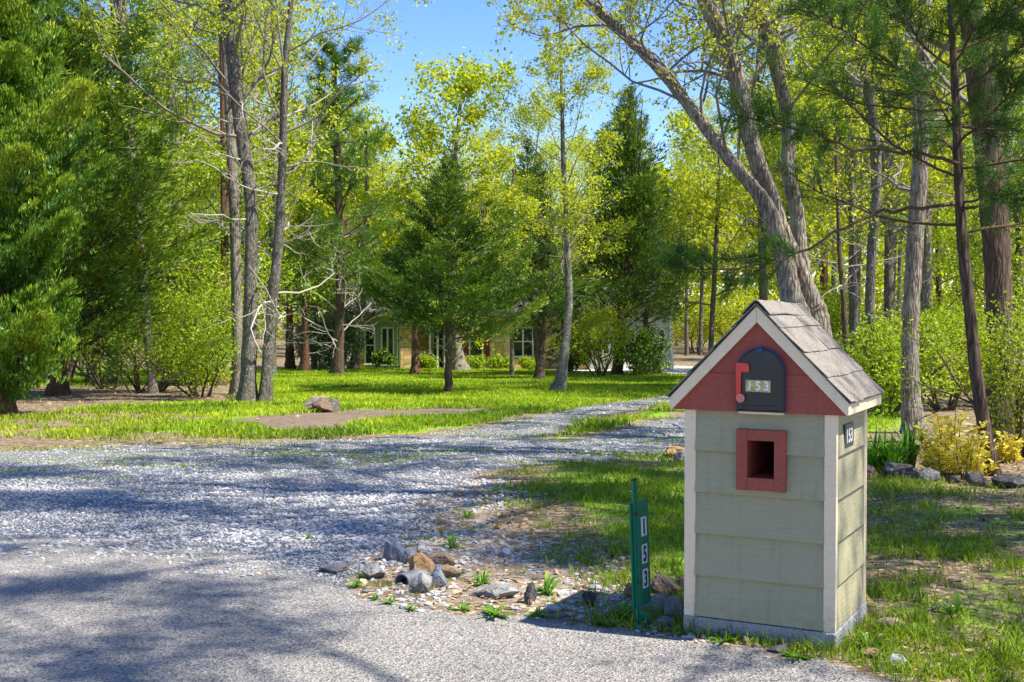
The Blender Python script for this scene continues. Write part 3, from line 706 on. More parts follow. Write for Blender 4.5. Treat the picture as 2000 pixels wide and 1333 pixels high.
# ------------------------------------------------------------------ rocks
from mathutils import noise as mnoise
import bmesh
RM = {
 'blue': rock_mat('rock_bluegrey', (.10,.115,.15), (.22,.245,.29), (.36,.38,.42)),
 'grey': rock_mat('rock_grey', (.14,.135,.13), (.29,.285,.275), (.48,.47,.45)),
 'tan': rock_mat('rock_tan', (.20,.12,.055), (.42,.30,.17), (.58,.48,.34)),
 'orange': rock_mat('rock_orange', (.18,.085,.04), (.38,.25,.13), (.46,.41,.34)),
 'brown': rock_mat('rock_brown', (.10,.065,.05), (.24,.17,.135), (.38,.31,.26)),
 'white': rock_mat('rock_pale', (.30,.30,.30), (.52,.52,.51), (.68,.67,.65)),
 'dark': rock_mat('rock_dark', (.035,.033,.033), (.12,.11,.105), (.25,.24,.225)),
 'pink': rock_mat('rock_pinkish', (.24,.15,.11), (.42,.31,.25), (.55,.46,.40)),
}
def rock_mb(dx, dy, dz, seed, cuts=11, rough=.05, sub=4):
    cuts = int(cuts * 1.5)
    bm = bmesh.new(); bmesh.ops.create_icosphere(bm, subdivisions=sub, radius=1.0); rg = np.random.default_rng(seed)
    V = np.array([v.co[:] for v in bm.verts]); Fc = np.array([[v.index for v in f.verts] for f in bm.faces]); bm.free()
    for _ in range(cuts):
        n = rg.normal(0, 1, 3); n /= np.linalg.norm(n); d = rg.uniform(.42, .78); e = V @ n - d; k = e > 0; V[k] -= np.outer(e[k], n) * .97
    q = np.array([mnoise.noise(Vector((p * 2.2 + seed * 3.1).tolist())) for p in V]); q2 = np.array([mnoise.noise(Vector((p * 7 + seed).tolist())) for p in V])
    V = V * (1 + rough * q + rough * .9 * q2)[:, None]
    V -= (V.max(0) + V.min(0)) / 2; V /= np.ptp(V, axis=0) / 2
    return V * np.array([dx, dy, dz]) / 2, Fc
def rock(px, py, w, h, mat, seed, label, name='rock', cat='rock', depth=.8, group=None, rz=None, ground=None, cuts=11, rough=.11, sink=.32):
    """px,py: where its foot meets the ground in the photo; w,h its apparent size there"""
    g = Gd(px, py); sc = g[1] / F; dx, dz = w * sc, h * sc * .95; dy = max(dx * depth, dz * .7)
    g[1] += dy * .4; g[0] *= (g[1]) / (g[1] - dy * .4); g[2] = gz1(g[0], g[1])
    V, Fc = rock_mb(dx, dy, dz / (1 - sink), seed, cuts, rough); V[:, 2] += dz / (1 - sink) * (.5 - sink)
    m = MB(); m.add(V, Fc); o = m.build(name, RM[mat]); o.location = g.tolist(); o.rotation_euler = (0, 0, (seed * .77 % 1.2) - .6 if rz is None else rz)
    tag(o, label, cat, group); return o
CR = 'rocks piled around the pipe at the driveway corner'
rock(772, 1097, 48, 40, 'blue', 1, 'blue-grey blocky rock at the back left of the pile beside the pipe', group=CR)
rock(799, 1102, 32, 34, 'blue', 2, 'narrow upright blue-grey rock between the blocky grey one and the big orange-tan one', group=CR)
rock(825, 1128, 60, 50, 'orange', 3, 'big rounded orange-tan rock in the middle of the pile at the driveway corner', group=CR)
rock(864, 1112, 52, 32, 'brown', 4, 'brown slab behind the orange-tan rock at the driveway corner', group=CR)
rock(882, 1130, 50, 22, 'tan', 5, 'flat tan rock at the right end of the pile at the driveway corner', group=CR)
rock(823, 1161, 52, 40, 'grey', 6, 'pale grey wedge rock in front of the big orange-tan one', group=CR)
rock(856, 1149, 44, 42, 'blue', 7, 'dark slate rock leaning between the pale wedge and the flat tan rock', group=CR)
rock(729, 1133, 50, 28, 'grey', 8, 'weathered grey slate lump left of the pipe mouth', group=CR)
rock(656, 1121, 64, 15, 'blue', 9, 'thin flat blue-grey stone lying flush at the road edge, leftmost of the pile', group=CR)
rock(968, 1172, 100, 24, 'grey', 10, 'long low slab of broken grey concrete in the verge gravel', name='concrete_slab', cat='concrete', cuts=16)
rock(1034, 1180, 25, 44, 'dark', 11, 'narrow upright stub of rough dark stone at the road edge', name='stone_stub', cat='rock', rough=.22, cuts=6, depth=.9)
rock(1151, 1186, 32, 32, 'dark', 12, 'small knobbly dark stub of stone left of the green sign', name='stone_stub', cat='rock', rough=.22, cuts=6, depth=.9)
MR = 'rocks piled between the green sign and the shelter'
rock(1236, 1172, 40, 36, 'tan', 13, 'tan rock half hidden behind the green sign', group=MR)
rock(1300, 1166, 62, 44, 'brown', 14, 'angular brown rock at the back of the heap left of the shelter', group=MR)
rock(1288, 1197, 54, 38, 'grey', 15, 'grey-white fractured rock right of the green sign', group=MR)
rock(1322, 1214, 50, 50, 'grey', 16, 'big smooth grey rock against the foot of the shelter', group=MR, depth=1.0)
rock(1296, 1226, 62, 20, 'blue', 17, 'long thin slate lying in front of the heap beside the sign foot', group=MR)
rock(1334, 1160, 22, 34, 'brown', 18, 'small red-brown rock touching the left corner trim', group=MR)
rock(1318, 893, 56, 22, 'orange', 19, 'flat orange-brown ledge stone at the edge of the drive behind the shelter', group=None)
rock(1330, 903, 36, 22, 'grey', 20, 'low grey rock in front of the orange ledge stone behind the shelter', group=None)
FR = 'small stones at the foot of the concrete base'
rock(1396, 1243, 25, 16, 'blue', 21, 'small blue-grey stone standing before the concrete base', group=FR)
rock(1374, 1249, 14, 10, 'white', 22, 'tiny pale stone left of the small blue-grey one at the base', group=FR)
rock(1519, 1276, 44, 14, 'blue', 23, 'flat blue-white stone lying on the road edge below the slot', group=FR)
rock(1457, 1261, 14, 18, 'brown', 24, 'little red-brown stone by the middle of the concrete base', group=FR)
rock(1476, 1266, 18, 10, 'pink', 25, 'pinkish chip beside the little red-brown stone', group=FR)
rock(1750, 1308, 42, 30, 'white', 26, 'whitish rock in the grass at the lower right of the shelter')
rock(1700, 1288, 46, 20, 'tan', 27, 'tan flat rock beside the rear of the concrete base')
rock(1737, 1232, 58, 20, 'pink', 28, 'pinkish flat rock sunk in the grass right of the shelter')
BR = 'stones edging the flower bed'
for a in [(1697,938,26,30,'brown','brown stone of the bed edging, half hidden by the shelter corner'),
          (1757,938,74,32,'dark','widest dark-grey block of the bed edging below the strappy leaves'),
          (1814,941,52,28,'grey','peaked grey-brown stone of the bed edging left of the yellow shrub'),
          (1862,945,32,18,'dark','small dark stone of the bed edging under the yellow shrub'),
          (1906,951,42,30,'dark','rounded dark stone of the bed edging left of the leaning pine trunk'),
          (1972,955,74,22,'dark','long flat dark stone of the bed edging at the foot of the leaning pine')]:
    rock(a[0], a[1], a[2], a[3], a[4], int(a[0]), a[5], group=BR)
# split stump and stones on the lawn edge
g = Gd(628, 806)
sp = empty('split_log', g, .2); tag(sp, 'weathered split log and stump chunk lying at the edge of the dirt patch', 'log')
def _wood(name, c0, c1):
    N = NT(name); co = N.obj(); a = N.noise(N.map(co, (3, 3, 14)), 4, 5, .7); return N.done(N.pbr(N.ramp(a, [(.3, c0), (.7, c1)]), .9, .1, N.bump(a, .8, .02)))
M_WOOD = _wood('weathered_wood', (.10,.085,.07), (.36,.31,.26)); M_WOODB = _wood('split_wood', (.12,.08,.055), (.28,.20,.15))
V, Fc = rock_mb(.36, .3, .30, 71, 12, .04); V[:, 2] += .13; V[:, 0] += .03; m = MB(); m.add(V, Fc); m.build('stump_chunk', M_WOODB, sp)
V, Fc = rock_mb(.5, .22, .14, 72, 6, .05); c_, s_ = cos(-.25), sin(-.25); V = np.stack([V[:,0]*c_+V[:,2]*s_ - .08, V[:,1]+.1, -V[:,0]*s_+V[:,2]*c_+.22], 1); m = MB(); m.add(V, Fc); m.build('split_half', M_WOOD, sp)
V, Fc = rock_mb(.26, .2, .26, 73, 9, .05); V += [.2, .1, .11]; m = MB(); m.add(V, Fc); m.build('pale_end', M_WOOD, sp)
m = MB(); m.tube([(-.32, 0, .03), (-.2, .02, .09), (0, .05, .12)], [.02, .035, .04], 8, cap=True); m.build('branch_stub', M_WOODB, sp)
# corrugated pipe end
def pipe():
    g = Gd(790, 1140); r = .045; P = np.linspace(-.03, .5, 70); k = 24; an = np.arange(k) * 2 * pi / k; V = []
    for sgn, off in ((1, 0), (-1, -.006)):
        for i, t in enumerate(P):
            rad = r + off + .0035 * sin(t * 2 * pi / .022); V.append(np.stack([rad * np.cos(an), np.full(k, t), rad * np.sin(an)], 1))
    n = len(P); idx = np.arange(2 * n * k).reshape(2, n, k); fs = []
    for s_ in range(2):
        a = idx[s_]; q = np.stack([a[:-1], np.roll(a[:-1], -1, 1), np.roll(a[1:], -1, 1), a[1:]], -1).reshape(-1, 4); fs.append(q if s_ else q[:, ::-1])
    e = np.stack([idx[0, 0], np.roll(idx[0, 0], -1), np.roll(idx[1, 0], -1), idx[1, 0]], -1)
    m = MB(); m.add(np.concatenate(V), fs + [e]); o = m.build('drain_pipe', flat_mat('grey_plastic_pipe', (.16,.17,.18), .5), smooth=False)
    o.location = (g[0], g[1], g[2] + .01); o.rotation_euler = (R(-4), 0, R(-25)); tag(o, 'small corrugated grey drain pipe end poking from the rocks at the driveway corner', 'pipe')
pipe()
# dry stick on the right-hand grass and by the bed
def stick(pts, r, label):
    P = [Gd(*p) + [0, 0, .012] for p in pts]; o0 = P[0].copy(); m = MB(); m.tube([p - o0 for p in P], np.linspace(r, r * .4, len(P)), 6, cap=True)
    o = m.build('stick', M_WOOD); o.location = o0.tolist(); tag(o, label, 'stick')
stick([(1796, 1202), (1830, 1190), (1870, 1180), (1898, 1176)], .006, 'thin dry stick lying in the patchy grass at right')
stick([(1770, 940), (1800, 944), (1826, 946)], .012, 'short pale stick lying in front of the bed edging')

# ------------------------------------------------------------------ the house behind the trees
def house():
    Y = 60.0; zg = gz1(-3, Y) - .02; X = lambda px: (px - 1000) / F * Y; Zp = lambda py: CAMH - (py - 605) / F * Y
    N = NT('stone_veneer'); co = N.map(N.obj(), (1, 1, 1), (R(90), 0, 0))
    b = N.n('TexBrick', {'Vector': co, 'Scale': 1.0, 'Color1': (.60,.46,.26), 'Color2': (.34,.27,.19), 'Mortar': (.42,.37,.30), 'Mortar Size': .012, 'Brick Width': .46, 'Row Height': .2, 'Bias': -.15}, offset=.43, squash=.6, squash_frequency=3)
    v = N.vor(N.map(N.obj(), (2.2, 1, 4.9)), 1.0, rnd=.4); s = N.n('SeparateColor', {0: v.outputs['Color']}).outputs[0]
    c = N.mix(.75, b.outputs[0], N.ramp(s, [(0, (.20,.11,.05)), (.3, (.80,.64,.36)), (.5, (.55,.34,.16)), (.75, (.85,.76,.54)), (1, (.24,.10,.05))]))
    c = N.mix(.9, c, (1.15,.98,.66), 'MULTIPLY')
    c = N.mix(N.math('SUBTRACT', 1.0, N.sst(N.vor(N.map(N.obj(), (2.2, 1, 4.9)), 1.0, 'DISTANCE_TO_EDGE', .4).outputs[0], .02, .06)), c, (.38,.29,.18))
    STN = N.done(N.pbr(c, .9, .2, N.bump(b.outputs[1], -.4, .03)))
    N = NT('lap_siding'); co = N.obj(); w = N.n('TexWave', {'Vector': co, 'Scale': 1.6}, bands_direction='Z', wave_profile='SAW').outputs['Fac']
    SID = N.done(N.pbr(N.mix(N.sst(w, .85, 1.0), (.30,.32,.24), (.10,.11,.08)), .7, .3, N.bump(w, .5, .02)))
    N = NT('pale_siding'); co = N.obj(); w = N.n('TexWave', {'Vector': co, 'Scale': 1.6}, bands_direction='Z', wave_profile='SAW').outputs['Fac']
    PAL = N.done(N.pbr(N.mix(N.sst(w, .88, 1.0), (.62,.60,.53), (.3,.29,.25)), .7, .3, N.bump(w, .5, .02)))
    TRIM = flat_mat('white_trim', (.72,.72,.66), .5, n=.1); SHUT = flat_mat('shutter_red', (.22,.03,.03), .6); ROOF = rock_mat('house_roofing', (.05,.045,.045), (.10,.09,.085), (.15,.13,.12), 20)
    GL = NT('window_glass'); GLM = GL.done(GL.pbr((.02,.025,.025), .05, .8)); DOOR = flat_mat('door_dark', (.035,.03,.028), .5)
    h = empty('house', (X(900), Y, zg), 0); tag(h, 'long single-storey stone and sage-sided house with dark red shutters behind the lawn trees', 'house')
    ox, oz = X(900), zg
    def bx(mb, p0, p1, z0, z1, y0, y1, mi=0): mb.box(X(p0) - ox, X(p1) - ox, y0, y1, z0, z1, mi)
    H = 2.75
    def wall(p0, p1, mat, y0=0, y1=.3, z0=-.3, z1=H, name='wall'):
        m = MB(); bx(m, p0, p1, z0, z1, y0, y1); return m.build(name, mat, h)
    wall(700, 712, STN); wall(712, 783, SID); wall(783, 804, STN, -.25); wall(804, 866, STN, 1.8, 2.1, name='porch_wall'); wall(866, 957, SID); wall(957, 1096, STN, -.06)
    wall(1096, 1118, SID, 1.2, 1.5); wall(1118, 1148, STN, -1.2, 6.5); wall(1148, 1304, PAL, -1.4, 7.0, name='garage_wall')
    m = MB(); bx(m, 700, 1096, -.3, H, 7.7, 8.0); m.build('wall', SID, h)
    for px in (701, 1093): m = MB(); bx(m, px, px + 3, -.3, H, .31, 7.69); m.build('wall', SID, h)
    for px in (804, 864): m = MB(); bx(m, px, px + 2.5, -.3, H, .31, 1.79); m.build('wall', STN, h)
    m = MB(); bx(m, 804, 866, -.2, .12, -.2, 1.78); m.build('porch_floor', M_CONC, h)
    def window(p0, p1, z0, z1, y=0, mull=0):
        fr = MB(); t = .07; a, b = X(p0) - ox, X(p1) - ox
        fr.box(a, a + t, y - .06, y - .003, z0, z1); fr.box(b - t, b, y - .06, y - .003, z0, z1)
        fr.box(a + t, b - t, y - .06, y - .003, z1 - t, z1); fr.box(a - .03, b + .03, y - .08, y - .003, z0 - .075, z0 - .001)
        for k in range(mull): xx = a + (b - a) * (k + 1) / (mull + 1); fr.box(xx - .04, xx + .04, y - .058, y - .003, z0, z1 - t - .001)
        if mull == 0 or z1 - z0 < 1.8: fr.box(a + t + .001, b - t - .001, y - .045, y - .003, (z0 + z1) / 2 - .025, (z0 + z1) / 2 + .025)
        w = fr.build('window', TRIM, h); g_ = MB(); g_.box(a + .02, b - .02, y - .03, y - .004, z0 + .01, z1 - .02); g_.build('pane', GLM, w); return w
    window(712, 733, .35, 2.15); window(744, 770, .30, 2.15, mull=1); window(775, 782, .3, 2.15); window(916, 944, .72, 2.15, mull=0); window(1001, 1042, .72, 2.15, -.06, mull=1); window(1125, 1139, .5, 2.1, -1.2); window(1172, 1186, .9, 2.1, -1.4); window(1280, 1292, .8, 2.1, -1.4)
    for a, b in ((903.5, 915), (945, 956)):
        m = MB(); bx(m, a, b, .66, 2.2, -.05, -.004)
        for k in range(14): bx(m, a + 1.2, b - 1.2, .72 + k * .1, .76 + k * .1, -.058, -.0505)
        m.build('shutter', SHUT, h)
    for p in (838, 853, 868): m = MB(); bx(m, p, p + 4, .12, H, -.16, -.01); m.build('porch_column', TRIM, h)
    dm = MB(); bx(dm, 843, 862, .13, 2.2, 1.74, 1.79); dr = dm.build('front_door', DOOR, h); m = MB(); bx(m, 841, 843, .13, 2.28, 1.7, 1.79); bx(m, 862, 864, .13, 2.28, 1.7, 1.79); bx(m, 843, 862, 2.21, 2.28, 1.7, 1.79); m.build('door_frame', TRIM, dr)
    gd = MB(); bx(gd, 1196, 1262, 0.0, 2.2, -1.47, -1.402); gdo = gd.build('garage_door', TRIM, h)
    m = MB()
    for k in range(4): bx(m, 1197, 1261, .06 + k * .54, .5 + k * .54, -1.49, -1.4705)
    m.build('door_panel', TRIM, gdo)
    m = MB(); a = X(1301) - ox; m.tube([(a, -1.48, H), (a, -1.48, 1.1), (a + .12, -1.5, .85), (a + .14, -1.52, -.1)], .05, 8, cap=True); m.build('downspout', TRIM, h)
    # roofs
    m = MB()
    def gable_roof(p0, p1, ya, yb, z0, rise, ov=.5):
        a, b = X(p0) - ox - ov, X(p1) - ox + ov; ya -= ov; yb += ov; yc = (ya + yb) / 2
        m.prism([(ya, z0), (ya, z0 + .16), (yc, z0 + rise + .16), (yb, z0 + .16), (yb, z0), (yc, z0 + rise)][::-1], 'x', a, b)
    gable_roof(700, 1096, 0, 8, H + .001, 2.3)
    rf = m.build('roof', ROOF, h)
    m = MB(); gable_roof(1118, 1304, -1.4, 7, H + .02, 2.0, .45); m.build('garage_roof', ROOF, h)
    m = MB(); bx(m, 925, 946, H + 1.0, H + 3.6, 4.2, 5.2); m.build('chimney', STN, rf)
    m = MB(); bx(m, 690, 1100, H - .02, H + .14, -.62, -.50); bx(m, 1102, 1315, H - .02, H + .14, -2.0, -1.87); m.build('gutter', ROOF, h)
    # gable end walls
    for p in (700, 1094):
        m = MB(); m.prism([(0.05, H), (7.95, H), (4, H + 2.25)], 'x', X(p) - ox, X(p + 2) - ox); m.build('gable_end', SID, h)
    for p in (1119, 1302):
        m = MB(); m.prism([(-1.3, H), (6.9, H), (2.8, H + 1.9)], 'x', X(p) - ox, X(p + 1.8) - ox); m.build('gable_end', PAL, h)
house()
# low stump seat and bench slab near the apron
g = Gd(1265, 731); st = empty('stump_seat', g, 0); tag(st, 'low grey stump with a flat plank top beside the concrete apron', 'stump')
for sx in (-.45, .42): V, Fc = rock_mb(.42, .4, .5, int(80 + sx * 10), 4, .05); V[:, 2] += .16; V[:, 0] += sx; m = MB(); m.add(V, Fc); m.build('stump', M_WOODB, st)
m = MB(); m.box(-.75, .72, -.2, .2, .42, .5); bevel(m.build('plank', M_WOOD, st), .02)
# ------------------------------------------------------------------ foliage and bark
L_SPRING = leaf_mat('spring_leaf', (.18,.28,.012), (.42,.50,.02), (.66,.62,.06), .55)
L_FOREST = leaf_mat('forest_leaf', (.16,.27,.012), (.42,.50,.02), (.66,.64,.06), .58)
L_GREEN = leaf_mat('fresh_green_leaf', (.11,.20,.01), (.29,.41,.015), (.52,.59,.05), .5)
L_CEDAR = leaf_mat('cedar_foliage', (.018,.055,.008), (.085,.17,.012), (.32,.38,.025), .22, warm=(1.2, 1.15, .6))
L_ARB = leaf_mat('arborvitae_foliage', (.018,.065,.008), (.11,.23,.010), (.46,.50,.03), .24, warm=(1.2, 1.15, .6))
L_PINE = leaf_mat('pine_needle', (.03,.09,.018), (.09,.20,.022), (.24,.36,.035), .35, warm=(1.1, 1.1, .6))
L_DPINE = leaf_mat('dark_pine_needle', (.02,.065,.010), (.06,.16,.014), (.20,.32,.03), .35, warm=(1.1, 1.1, .6))
L_RHODO = leaf_mat('glossy_leaf', (.03,.075,.03), (.07,.14,.05), (.15,.22,.10), .15, .22, .7)
L_YELLOW = leaf_mat('yellow_leaf', (.60,.48,.03), (.86,.74,.07), (.92,.88,.35), .5, warm=(1.05, 1.0, .6))
L_LILY = leaf_mat('strappy_leaf', (.04,.13,.012), (.10,.28,.02), (.25,.42,.05), .4, .4)
L_WEED = leaf_mat('weed_leaf', (.05,.14,.012), (.12,.28,.02), (.28,.42,.05), .4, .45)
B_GREY = bark_mat('grey_bark', (.035,.028,.024), (.23,.195,.16), (.24,.24,.20))
B_OAK = bark_mat('oak_bark', (.05,.038,.03), (.38,.315,.25), (.34,.34,.27), 22)
B_DARK = bark_mat('dark_bark', (.035,.024,.018), (.17,.115,.085), None, 16)
B_RED = bark_mat('reddish_bark', (.045,.022,.014), (.22,.11,.07), None, 18)
B_SMOOTH = bark_mat('smooth_grey_bark', (.075,.065,.055), (.19,.175,.145), (.32,.34,.28), 18, .5, .35)
B_TWIG = flat_mat('twig_bark', (.24,.21,.175), .9, .1, n=.5)
B_TWIGD = flat_mat('brown_twig_bark', (.13,.085,.06), .9, .1, n=.5)
B_DEAD = flat_mat('pale_dead_twig', (.42,.37,.32), .9, .1, n=.4)

nrm = lambda v: v / (np.linalg.norm(v) + 1e-9)
def leaves(mb, C, rng, n, spread, size, asp=.55, dirs=None, v=None, updir=.0, zf=.8):
    """n small leaves round each centre C"""
    C = np.asarray(C, float); N0 = len(C)
    if N0 == 0: return
    c = np.repeat(C, n, 0) + rng.normal(0, 1, (N0 * n, 3)) * spread * np.array([1, 1, zf]); m = len(c)
    a = rng.normal(0, 1, (m, 3)); a[:, 2] += updir; a /= np.linalg.norm(a, axis=1, keepdims=True)
    b = np.cross(a, rng.normal(0, 1, (m, 3))); b /= np.linalg.norm(b, axis=1, keepdims=True)
    s = size * rng.uniform(.6, 1.3, m)[:, None]
    V = np.stack([c - a * s * .5, c + b * s * asp * .5, c + a * s * .5, c - b * s * asp * .5], 1)
    vv = np.clip(rng.normal(.5, .2, N0).repeat(n) * .5 + rng.uniform(0, 1, m) * .5, 0, 1) if v is None else np.clip(v.repeat(n) + rng.normal(0, .15, m), 0, 1)
    mb.add(V.reshape(-1, 3), (np.arange(m) * 4)[:, None] + np.array([[0, 1, 2, 3]]), 0, np.repeat(vv, 4))
def sprays(mb, c, dirs, length, width, rng, v=None):
    """narrow leaf-like strips with a given direction (m,3)"""
    m = len(c); a = dirs / np.linalg.norm(dirs, axis=1, keepdims=True)
    b = np.cross(a, rng.normal(0, 1, (m, 3))); b /= np.linalg.norm(b, axis=1, keepdims=True)
    L = (length * rng.uniform(.6, 1.3, m))[:, None]; W = (width * rng.uniform(.6, 1.3, m))[:, None]
    V = np.stack([c, c + a * L * .45 + b * W * .5, c + a * L, c + a * L * .45 - b * W * .5], 1)
    if v is None: v = rng.uniform(0, 1, m)
    mb.add(V.reshape(-1, 3), (np.arange(m) * 4)[:, None] + np.array([[0, 1, 2, 3]]), 0, np.repeat(np.clip(v, 0, 1), 4))
def needles(mb, C, Dr, rng, n, length, width, spread=.8):
    N0 = len(C); c = np.repeat(C, n, 0) + rng.normal(0, 1, (N0 * n, 3)) * length * .22; d = np.repeat(Dr, n, 0) + rng.normal(0, spread, (N0 * n, 3))
    d /= np.linalg.norm(d, axis=1, keepdims=True); m = len(c); b = np.cross(d, rng.normal(0, 1, (m, 3))); b /= np.linalg.norm(b, axis=1, keepdims=True)
    L = length * rng.uniform(.7, 1.2, m)[:, None]
    V = np.stack([c - b * width * .5, c + b * width * .5, c + d * L], 1)
    vv = np.clip(np.repeat(rng.normal(.45, .18, N0), n) + rng.normal(0, .12, m), 0, 1)
    mb.add(V.reshape(-1, 3), (np.arange(m) * 3)[:, None] + np.array([[0, 1, 2]]), 0, np.repeat(vv, 3))

class Tree:
    def __init__(s, seed): s.rng = np.random.default_rng(seed); s.r = random.Random(seed); s.tr = MB(); s.br = MB(); s.cr = MB(); s.tips = []; s.tipd = []; s.dead = MB()
    def trunk(s, P, rad, k=12, flare=1.6, wob=.0):
        """smooth trunk through control points; root flare at the foot"""
        P = np.asarray(P, float); rad = np.asarray(rad, float); t = np.linspace(0, len(P) - 1, (len(P) - 1) * 9 + 1); i = np.clip(t.astype(int), 0, len(P) - 2); f = (t - i)[:, None]
        p0 = P[np.clip(i - 1, 0, len(P) - 1)]; p1 = P[i]; p2 = P[i + 1]; p3 = P[np.clip(i + 2, 0, len(P) - 1)]
        Q = .5 * (2 * p1 + (p2 - p0) * f + (2 * p0 - 5 * p1 + 4 * p2 - p3) * f ** 2 + (3 * p1 - p0 - 3 * p2 + p3) * f ** 3)
        r = np.interp(t, np.arange(len(P)), rad); h = Q[:, 2] - Q[0, 2]
        r = r * (1 + (flare - 1) * np.exp(-h / (rad[0] * 1.6 + .02)))
        r = r * (1 + .05 * np.sin(np.arange(len(r)) * 1.7 + s.r.random() * 6))
        Q[1:-1, :2] += s.rng.normal(0, wob, (len(Q) - 2, 2))
        # lumpy section
        n = len(Q); an = np.arange(k) * 2 * pi / k; T = np.gradient(Q, axis=0); T /= np.linalg.norm(T, axis=1, keepdims=True)
        U = np.cross(T, [0, 1, .01]); U /= np.linalg.norm(U, axis=1, keepdims=True); W = np.cross(T, U)
        ph = s.r.random() * 6; lump = 1 + .07 * np.sin(an[None] * 3 + ph + h[:, None] * .6) + .05 * np.sin(an[None] * 5 + ph * 2 + h[:, None]) + (flare - 1) * .35 * np.sin(an[None] * 4 + ph) * np.exp(-h[:, None] / (rad[0] * 1.2 + .02))
        V = Q[:, None] + (r[:, None] * lump)[:, :, None] * (np.cos(an)[None, :, None] * U[:, None] + np.sin(an)[None, :, None] * W[:, None])
        a = np.arange(n - 1)[:, None] * k; j = np.arange(k)[None]; j2 = (j + 1) % k
        s.tr.add(V.reshape(-1, 3), np.stack([a + j, a + j2, a + k + j2, a + k + j], -1).reshape(-1, 4))
        s.Q, s.R = Q, r; return Q, r
    def grow(s, p, d, L, r, lv, nch=(4, 5, 4), wob=.16, up=.06, ratio=.5, minr=.003, k=5, leafy=True, dead=False):
        seg = 6 if lv else 4; P = [p]; g = s.rng
        for i in range(seg):
            d = nrm(d + g.normal(0, wob, 3) + np.array([0, 0, up])); P.append(P[-1] + d * L / seg)
        P = np.array(P); rd = np.maximum(np.linspace(r, r * .35, seg + 1), minr); s.br.tube(P, rd, k if r > .02 else 4 if r > .008 else 3, mi=1 if dead else 0)
        if lv == 0:
            if leafy: s.tips += [P[-1], P[-2], P[2]]; s.tipd += [d] * 3
            return
        for c in range(nch[lv - 1] if lv - 1 < len(nch) else 4):
            t = s.r.uniform(.25, 1.0); i = min(int(t * seg), seg - 1); q = P[i] + (P[i + 1] - P[i]) * (t * seg - i); dd = nrm(P[i + 1] - P[i])
            pr = nrm(np.cross(dd, g.normal(0, 1, 3))); a = R(s.r.uniform(28, 62)); s.grow(q, nrm(dd * cos(a) + pr * sin(a)), L * ratio * s.r.uniform(.7, 1.2) * (1.15 - .5 * t), np.interp(t, [0, 1], [r, r * .35]) * .62, lv - 1, nch, wob, up, ratio, minr, k, leafy, dead)
        if leafy: s.tips.append(P[-1]); s.tipd.append(d)
    def limbs(s, n, t0, t1, L, lv=2, el=(10, 50), r=.35, az=None, **kw):
        Q, Rr = s.Q, s.R; ga = s.r.random() * 6
        for i in range(n):
            t = t0 + (t1 - t0) * (i + s.r.random()) / n; j = min(int(t * (len(Q) - 1)), len(Q) - 2); p = Q[j] + (Q[j + 1] - Q[j]) * (t * (len(Q) - 1) - j)
            a = ga + i * 2.4 + s.r.uniform(-.5, .5) if az is None else R(s.r.uniform(*az)); e = R(s.r.uniform(*el))
            s.grow(p, np.array([cos(a) * cos(e), sin(a) * cos(e), sin(e)]), L * (1.15 - .6 * (t - t0) / max(t1 - t0, .01)) * s.r.uniform(.7, 1.2), min(Rr[j] * r, .0135 * L), lv, **kw)
    def leaf(s, n, spread, size, asp=.6, keep=1.0, **kw):
        C = np.array(s.tips) if s.tips else np.zeros((0, 3)); C = C[s.rng.uniform(0, 1, len(C)) < keep]; leaves(s.cr, C, s.rng, n, spread, size, asp, **kw)
    def conifer(s, base, H, Rm, z0, nb, ns, q, size, mode='cedar', prof=None, lean=(0, 0), elev=(5, 35), twig=.012, gap=0.0, jag=.25, lean_fn=None, vb=.45):
        """conical evergreen: flat leaf sprays carried by layered branches"""
        g = s.rng; prof = prof or (lambda t: (1 - t) ** .75); C = []; Dd = []; Vv = []
        axis = lambda z: np.array([base[0] + lean[0] * z / H, base[1] + lean[1] * z / H, base[2] + z])
        for b in range(nb):
            t = (b + g.random()) / nb; z = z0 + (H - z0) * t; a = b * 2.39996 + g.uniform(-.3, .3); Lb = max(.12, Rm * prof(t) * (1 + g.normal(0, jag)))
            e = R(g.uniform(*elev) + 30 * t); d = np.array([cos(a) * cos(e), sin(a) * cos(e), sin(e)]); P = [axis(z)]
            for i in range(6): d = nrm(d + g.normal(0, .07, 3) + [0, 0, .05 if mode != 'droop' else -.06]); P.append(P[-1] + d * Lb / 6)
            P = np.array(P); s.br.tube(P, np.linspace(twig * (1.6 - t), .004, 7), 4)
            n = max(6, int(ns * (Lb / Rm) ** 1.3)); u = .12 + .9 * g.random(n) ** .7; u = np.clip(u, 0, 1)
            if gap and g.random() < gap: continue
            i = np.minimum((u * 6).astype(int), 5); q0 = P[i] + (P[i + 1] - P[i]) * (u * 6 - i)[:, None]; dd = P[i + 1] - P[i]; dd /= np.linalg.norm(dd, axis=1, keepdims=True)
            side = np.cross(dd, [0, 0, 1]); side /= np.linalg.norm(side, axis=1, keepdims=True) + 1e-9
            w = (np.sin(np.clip(u, 0, 1) * pi * .85 + .25)) * Lb * .26 * g.normal(0, 1, n)
            c = q0 + side * w[:, None] + np.stack([0 * w, 0 * w, g.normal(0, .03, n) * Rm * .4 - np.abs(w) * .25], 1)
            o = nrm(P[-1] - P[0]); base_d = dd * .8 + side * np.sign(w)[:, None] * .7 + g.normal(0, .25, (n, 3)) + ([0, 0, .14] if mode != 'droop' else [0, 0, -.2])
            if mode == 'up': base_d = dd * .5 + g.normal(0, .35, (n, 3)) + [0, 0, 1.0]
            C.append(np.repeat(c, q, 0) + g.normal(0, size * .3, (n * q, 3)) * [1, 1, .5]); Dd.append(np.repeat(base_d, q, 0) + g.normal(0, .36, (n * q, 3)) * [1, 1, .7])
